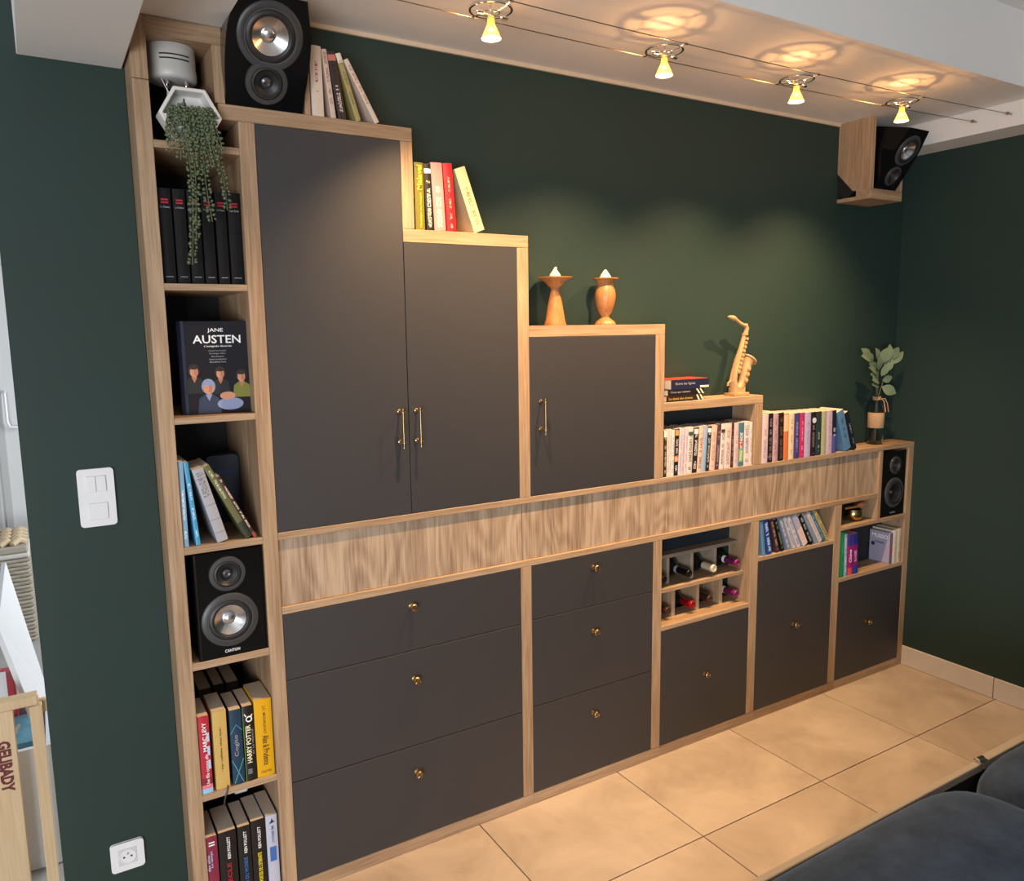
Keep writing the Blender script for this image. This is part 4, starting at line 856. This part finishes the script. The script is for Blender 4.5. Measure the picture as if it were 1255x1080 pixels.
lathe('keyhole', [(0, .0), (.0045, 0), (.0045, .0006), (0, .0006)], BLACK, hx, 14, '-y', (-.006, .0215, hc[1]+.038)); box('keyhole_slot', -.0078, -.0042, .0205, .0215, hc[1]+.039, hc[1]+.050, BLACK, hx, bevel=0)
pl = thing('trailing_plant', 'bead leaved trailing plant hanging from the hexagonal pot', 'plant', (.176, -.012, 2.215))
def octa(c, r, V, F):
    n = len(V); c = Vector(c); ax = Vector((random.gauss(0, 1), random.gauss(0, 1), random.gauss(0, 1))).normalized(); b_ = ax.orthogonal().normalized(); d_ = ax.cross(b_)
    ring = [b_, (b_+d_)*.72, d_, (d_-b_)*.72, -b_, (-b_-d_)*.72, -d_, (b_-d_)*.72]
    V += [tuple(c+q*r) for q in ring]+[tuple(c+ax*r*.62), tuple(c-ax*r*.62)]
    for k in range(8): F.append((n+k, n+(k+1) % 8, n+8)); F.append((n+(k+1) % 8, n+k, n+9))
strands = [(-.012, .365, -.005), (-.006, .30, 0), (.016, .255, .010), (.045, .225, .015), (.026, .125, .006), (-.038, .095, -.015), (-.030, .11, -.004), (.0, .12, 0), (.012, .14, 0), (.036, .12, .006), (-.022, .09, 0), (.048, .09, .01), (-.045, .06, -.006), (.028, .08, .004), (-.005, .075, 0), (.04, .06, .0)]
for sxx, ln, dr in strands:
    y0_ = random.uniform(-.006, .006); pts = [(sxx*.8, .006, .0), (sxx*.95, -.016+y0_, .016), (sxx, -.026+y0_, .0)]
    k = max(4, int(ln/.02))
    for i in range(1, k+1): q = i/k; pts.append((sxx+dr*q*1.6+.004*math.sin(5*q+sxx*90), -.030+y0_+.003*math.sin(7*q), -ln*q))
    V, F = tube_vf(pts, .0012, 5)
    st = mesh('strand', V, F, STEM, pl)
    V, F = [], []
    for i in range(1, len(pts)):
        a, b = Vector(pts[i-1]), Vector(pts[i]); m = max(2, int((b-a).length/.0125))
        for j in range(m):
            for sgn in (-1, 1):
                c = a+(b-a)*((j+.5)/m)+Vector((sgn*random.uniform(.0045, .0085), random.uniform(-.006, .005), random.uniform(-.003, .003))); octa(c, random.uniform(.0046, .0064), V, F)
    lo = mesh('leaves', [tuple(Vector(p)-st.location) for p in V], F, LEAFG, st, smooth='all', recalc=False); lo['kind'] = 'stuff'
V, F = [], []
for i in range(150): octa((random.uniform(-.045, .05), random.uniform(-.03, .004), random.uniform(-.012, .022)), random.uniform(.004, .0058), V, F)
lo = mesh('crown_leaves', V, F, LEAFG, pl, smooth='all', recalc=False); lo['kind'] = 'stuff'

# ------------------------------------------------------------ switch and socket on the left wall
def plate(name, label, x, z, w, h):
    p = thing(name, label, name.split('_')[-1], (x, YW, z))
    r_ = .008; pol = []
    for cx, cz, a0 in ((w/2-r_, h/2-r_, 0), (-w/2+r_, h/2-r_, pi/2), (-w/2+r_, -h/2+r_, pi), (w/2-r_, -h/2+r_, 1.5*pi)):
        pol += [(cx+r_*math.cos(a0+i*pi/8), cz+r_*math.sin(a0+i*pi/8)) for i in range(5)]
    prism('plate', pol, -.009, -.0005, 1, WHITE2, p, bevel=.0015); return p
p = plate('light_switch', 'white double wall plate with three rocker switches on the green wall', -.097, 1.255, .083, .151)
box('rocker', -.0225, -.0008, -.0125, -.009, .016, .058, WHITE2, p, bevel=.0012); box('rocker', .0008, .0235, -.0130, -.009, .016, .058, WHITE2, p, bevel=.0012); box('rocker', -.0225, .0235, -.0125, -.009, -.058, -.014, WHITE2, p, bevel=.0012)
p = plate('power_socket', 'white square power socket low on the green wall', -.101, .226, .082, .081)
SH = plain('white_plastic_inner', (.62, .62, .64), rough=.4)
box('insert', -.0235, .0235, -.0100, -.009, -.0235, .0235, SH, p, bevel=.0006)
lathe('well', [(.0205, .0100), (.0205, .0112), (.0190, .0112), (.0180, .0102), (0, .0101)], WHITE2, p, 32, '-y')
for a in (-.0095, .0095): lathe('contact_hole', [(0, .0106), (.0030, .0106), (.0030, .0101)], plain('hole', (.03, .03, .035)), p, 12, '-y', (a, 0, -.001))
lathe('earth_pin', [(.0024, .010), (.0024, .014), (0, .0145)], CHROME, p, 12, '-y', (0, 0, .010))

# ------------------------------------------------------------ sofa in the near corner
so = thing('sofa', 'dark blue velvet sofa seen from behind in the near right corner', 'sofa', (1.9, -1.5, 0))
def cushion(a, b, c, d, z0_, z1_, name='seat_cushion', e=3.6):
    nx, ny = 40, 32; V, F = [], []
    cx, cy, cz = (a+b)/2-1.9, (c+d)/2+1.5, (z0_+z1_)/2; hx_, hy_, hz_ = (b-a)/2, (d-c)/2, (z1_-z0_)/2
    spw = lambda t, p: math.copysign(abs(t)**p, t)
    for j in range(ny+1):
        ph = -pi/2+pi*j/ny
        for i in range(nx):
            th = 2*pi*i/nx; x = spw(math.cos(ph), .34)*spw(math.cos(th), .30); y = spw(math.cos(ph), .34)*spw(math.sin(th), .30); z = spw(math.sin(ph), .8)
            wob = .012*math.sin(6*x+2.1*a)*math.cos(5*y+a)
            V.append((cx+hx_*x, cy+hy_*y, cz+hz_*z*(1+wob)))
    for j in range(ny):
        for i in range(nx): F.append((j*nx+i, j*nx+(i+1) % nx, (j+1)*nx+(i+1) % nx, (j+1)*nx+i))
    return mesh(name, V, F, VELVET, so, smooth='all')
cushion(.90, 1.905, -2.02, -1.062, .20, .488); cushion(1.912, 2.86, -2.02, -1.058, .20, .480)
FR = plain('pale_lacquered_frame', (.50, .42, .33), rough=.35)
mesh('base', *box_vf(.90-1.9, 2.90-1.9, -2.02+1.5, -1.064+1.5, .12, .26), plain('dark_base', (.02, .018, .017), rough=.7), so)
mesh('back_panel', *box_vf(.90-1.9, 2.90-1.9, -1.055+1.5, -1.040+1.5, .12, .3745), plain('dark_base', (.02, .018, .017)), so); mesh('rail', *box_vf(.90-1.9, 2.072-1.9, -1.056+1.5, -1.036+1.5, .375, .400), FR, so, bevel=.002); mesh('rail', *box_vf(2.080-1.9, 2.90-1.9, -1.056+1.5, -1.030+1.5, .375, .402), FR, so, bevel=.002)
v, f = joinvf([lathe_vf([(.008, -.014), (.008, .014)], 14, 'x', (2.076-1.9, -1.045+1.5, .405)), box_vf(2.058-1.9, 2.094-1.9, -1.058+1.5, -1.034+1.5, .4025, .4055)]); mesh('hinge', v, f, CHROME, so, smooth=True)
for lx, ly in ((1.0, -1.95), (2.8, -1.95), (1.0, -1.12), (2.8, -1.12)): lathe('leg', [(.022, 0), (.03, .12)], plain('dark_leg', (.03, .02, .015)), so, 14, 'z', (lx-1.9, ly+1.5, .0005))

# ------------------------------------------------------------ next room seen past the wall end
struct(box('wall_next_room', -3.2, 2.6, 3.50, 3.6, 0, 2.9, plain('pale_wall', (.62, .61, .58), rough=.8), bevel=0))
struct(box('ceiling_next_room', -3.2, -.183, -.555, 3.6, 2.80, 2.95, WHITE, bevel=0))
dr = struct(box('door_1', -1.06, -.16, 3.455, 3.495, .002, 2.10, plain('door_white', (.58, .59, .60), rough=.5), bevel=.002))
for a, b in ((-.49, -.462), (-.442, -.405)): box('panel_bead', a-dr.location[0], b-dr.location[0], -.028, -.0205, -.98, .95, plain('bead_grey', (.42, .42, .42), rough=.5), dr, bevel=.001)
tube('door_handle', [(-.385-dr.location[0], -.021, .30), (-.385-dr.location[0], -.05, .29), (-.385-dr.location[0], -.055, .12), (-.375-dr.location[0], -.055, .085), (-.33-dr.location[0], -.055, .080), (-.30-dr.location[0], -.021, .080)], .008, WHITE2, dr, 8)
bs = thing('wicker_basket', 'grey wicker basket with a thick braided lid in the next room', 'basket', (-.60, 2.95, 0))
V, F = [], []
for rw in range(22):
    z = .012+rw*.0215; pts = []
    for k in range(56):
        q = k/56; per = q*4; s_ = int(per); t_ = per-s_; hw, hd = .262, .18
        x, y = [(-hw+2*hw*t_, -hd), (hw, -hd+2*hd*t_), (hw-2*hw*t_, hd), (-hw, hd-2*hd*t_)][s_]
        o_ = .006*(1 if (k+rw) % 2 else -1); x += o_*(1 if s_ == 1 else -1 if s_ == 3 else 0); y += o_*(-1 if s_ == 0 else 1 if s_ == 2 else 0); pts.append((x, y, z))
    v, f = tube_vf(pts, .0105, 6, True); o_ = len(V); V += v; F += [tuple(i+o_ for i in q) for q in f]
o = mesh('weave', V, F, WICK, bs, smooth=True); o['kind'] = 'stuff'
mesh('core', *box_vf(-.258, .258, -.176, .176, .002, .485), plain('wicker_dark', (.16, .135, .10), rough=.9), bs)
mesh('rim', *box_vf(-.275, .275, -.193, .193, .478, .505), plain('wicker_pale', (.52, .50, .46), rough=.8), bs, bevel=.008)
mesh('lid', *box_vf(-.27, .27, -.19, .19, .506, .545), WICK, bs, bevel=.008)
for k in range(9):
    for j, yy in enumerate((-.135, -.045, .045, .135)):
        c = (-.235+.058*k, yy); tube('braid', [(c[0]-.03, c[1]-.03, .553), (c[0], c[1]+.005*(-1)**k, .572), (c[0]+.03, c[1]+.03, .553)], [.015, .021, .015], plain('rope', (.50, .39, .25), rough=.85), bs, 8)
# toy chest with raised lid
tc_ = thing('toy_chest', 'white wooden toy chest with its lid propped open in the next room', 'chest', (-.55, .80, 0))
CW = plain('white_lacquer', (.70, .71, .74), rough=.4); rl = (-.55, .80)
for nm, a, b, c, d_, e_, f_ in (('front_panel', -.84, -.262, .555, .573, .0005, .405), ('back_panel', -.84, -.262, .98, .998, .0005, .405), ('side_panel', -.280, -.262, .5735, .9795, .0005, .405), ('side_panel', -.84, -.822, .5735, .9795, .0005, .405), ('bottom', -.8215, -.2805, .5735, .9795, .02, .035)):
    mesh(nm, *box_vf(a-rl[0], b-rl[0], c-rl[1], d_-rl[1], e_, f_), CW, tc_, bevel=.001)
LV = [(-.372, .60, .80), (-.300, .60, .47), (-.268, .96, .42), (-.352, .96, .91)]; nrm = Vector((-.976, .0, -.21))*.014
V = [tuple(Vector(p)-Vector((rl[0], rl[1], 0))) for p in LV]; V += [tuple(Vector(p)+nrm) for p in V]
mesh('lid', V, [(0, 1, 2, 3), (7, 6, 5, 4), (0, 4, 5, 1), (1, 5, 6, 2), (2, 6, 7, 3), (3, 7, 4, 0)], CW, tc_, bevel=.001)
tb = thing('toy_box', 'teal picture box lying inside the toy chest', 'toy', (-.345, .70, .0355))
mesh('carton', *box_vf(-.05, .05, -.10, .12, 0, .375), [plain('teal_print', (.10, .30, .40), rough=.5, noise=.5, nscale=25)], tb, bevel=.002)
mesh('white_bar', *tube_vf([(-.030, -.103, .385), (.0, -.103, .44)], .005, 8), WHITE2, tb)
tr = thing('toy_box', 'red game box lying behind the teal one in the toy chest', 'toy', (-.40, .90, .0355))
mesh('carton', *box_vf(-.10, .04, -.06, .06, 0, .50), plain('red_print', (.45, .03, .05), rough=.5), tr, bevel=.002); mesh('flap', *box_vf(-.05, .02, -.062, -.0605, .44, .53), WHITE2, tr)
# wooden stand with printed name
gt = thing('wooden_stand', 'pine stand with a printed board in front of the toy chest', 'stand', (-.45, .46, 0))
g = (-.45, .46)
mesh('board', *box_vf(-.50-g[0], -.349-g[0], .445-g[1], .465-g[1], .0005, .590), PINE, gt, bevel=.002); mesh('post', *box_vf(-.309-g[0], -.277-g[0], .450-g[1], .485-g[1], .0005, .584), PINE, gt, bevel=.002)
mesh('top_rail', *box_vf(-.52-g[0], -.284-g[0], .440-g[1], .480-g[1], .5905, .622), PINE, gt, bevel=.003); mesh('rail_end', *box_vf(-.309-g[0], -.266-g[0], .4855-g[1], .50-g[1], .545, .588), PINE, gt, bevel=.002)
lettering('name_print', 'GELIBADY', (-.398-g[0], .4446-g[1], .500), *DOWN, .160, .034, plain('ink_maroon', lin('6a2828'), rough=.6), gt, .05)
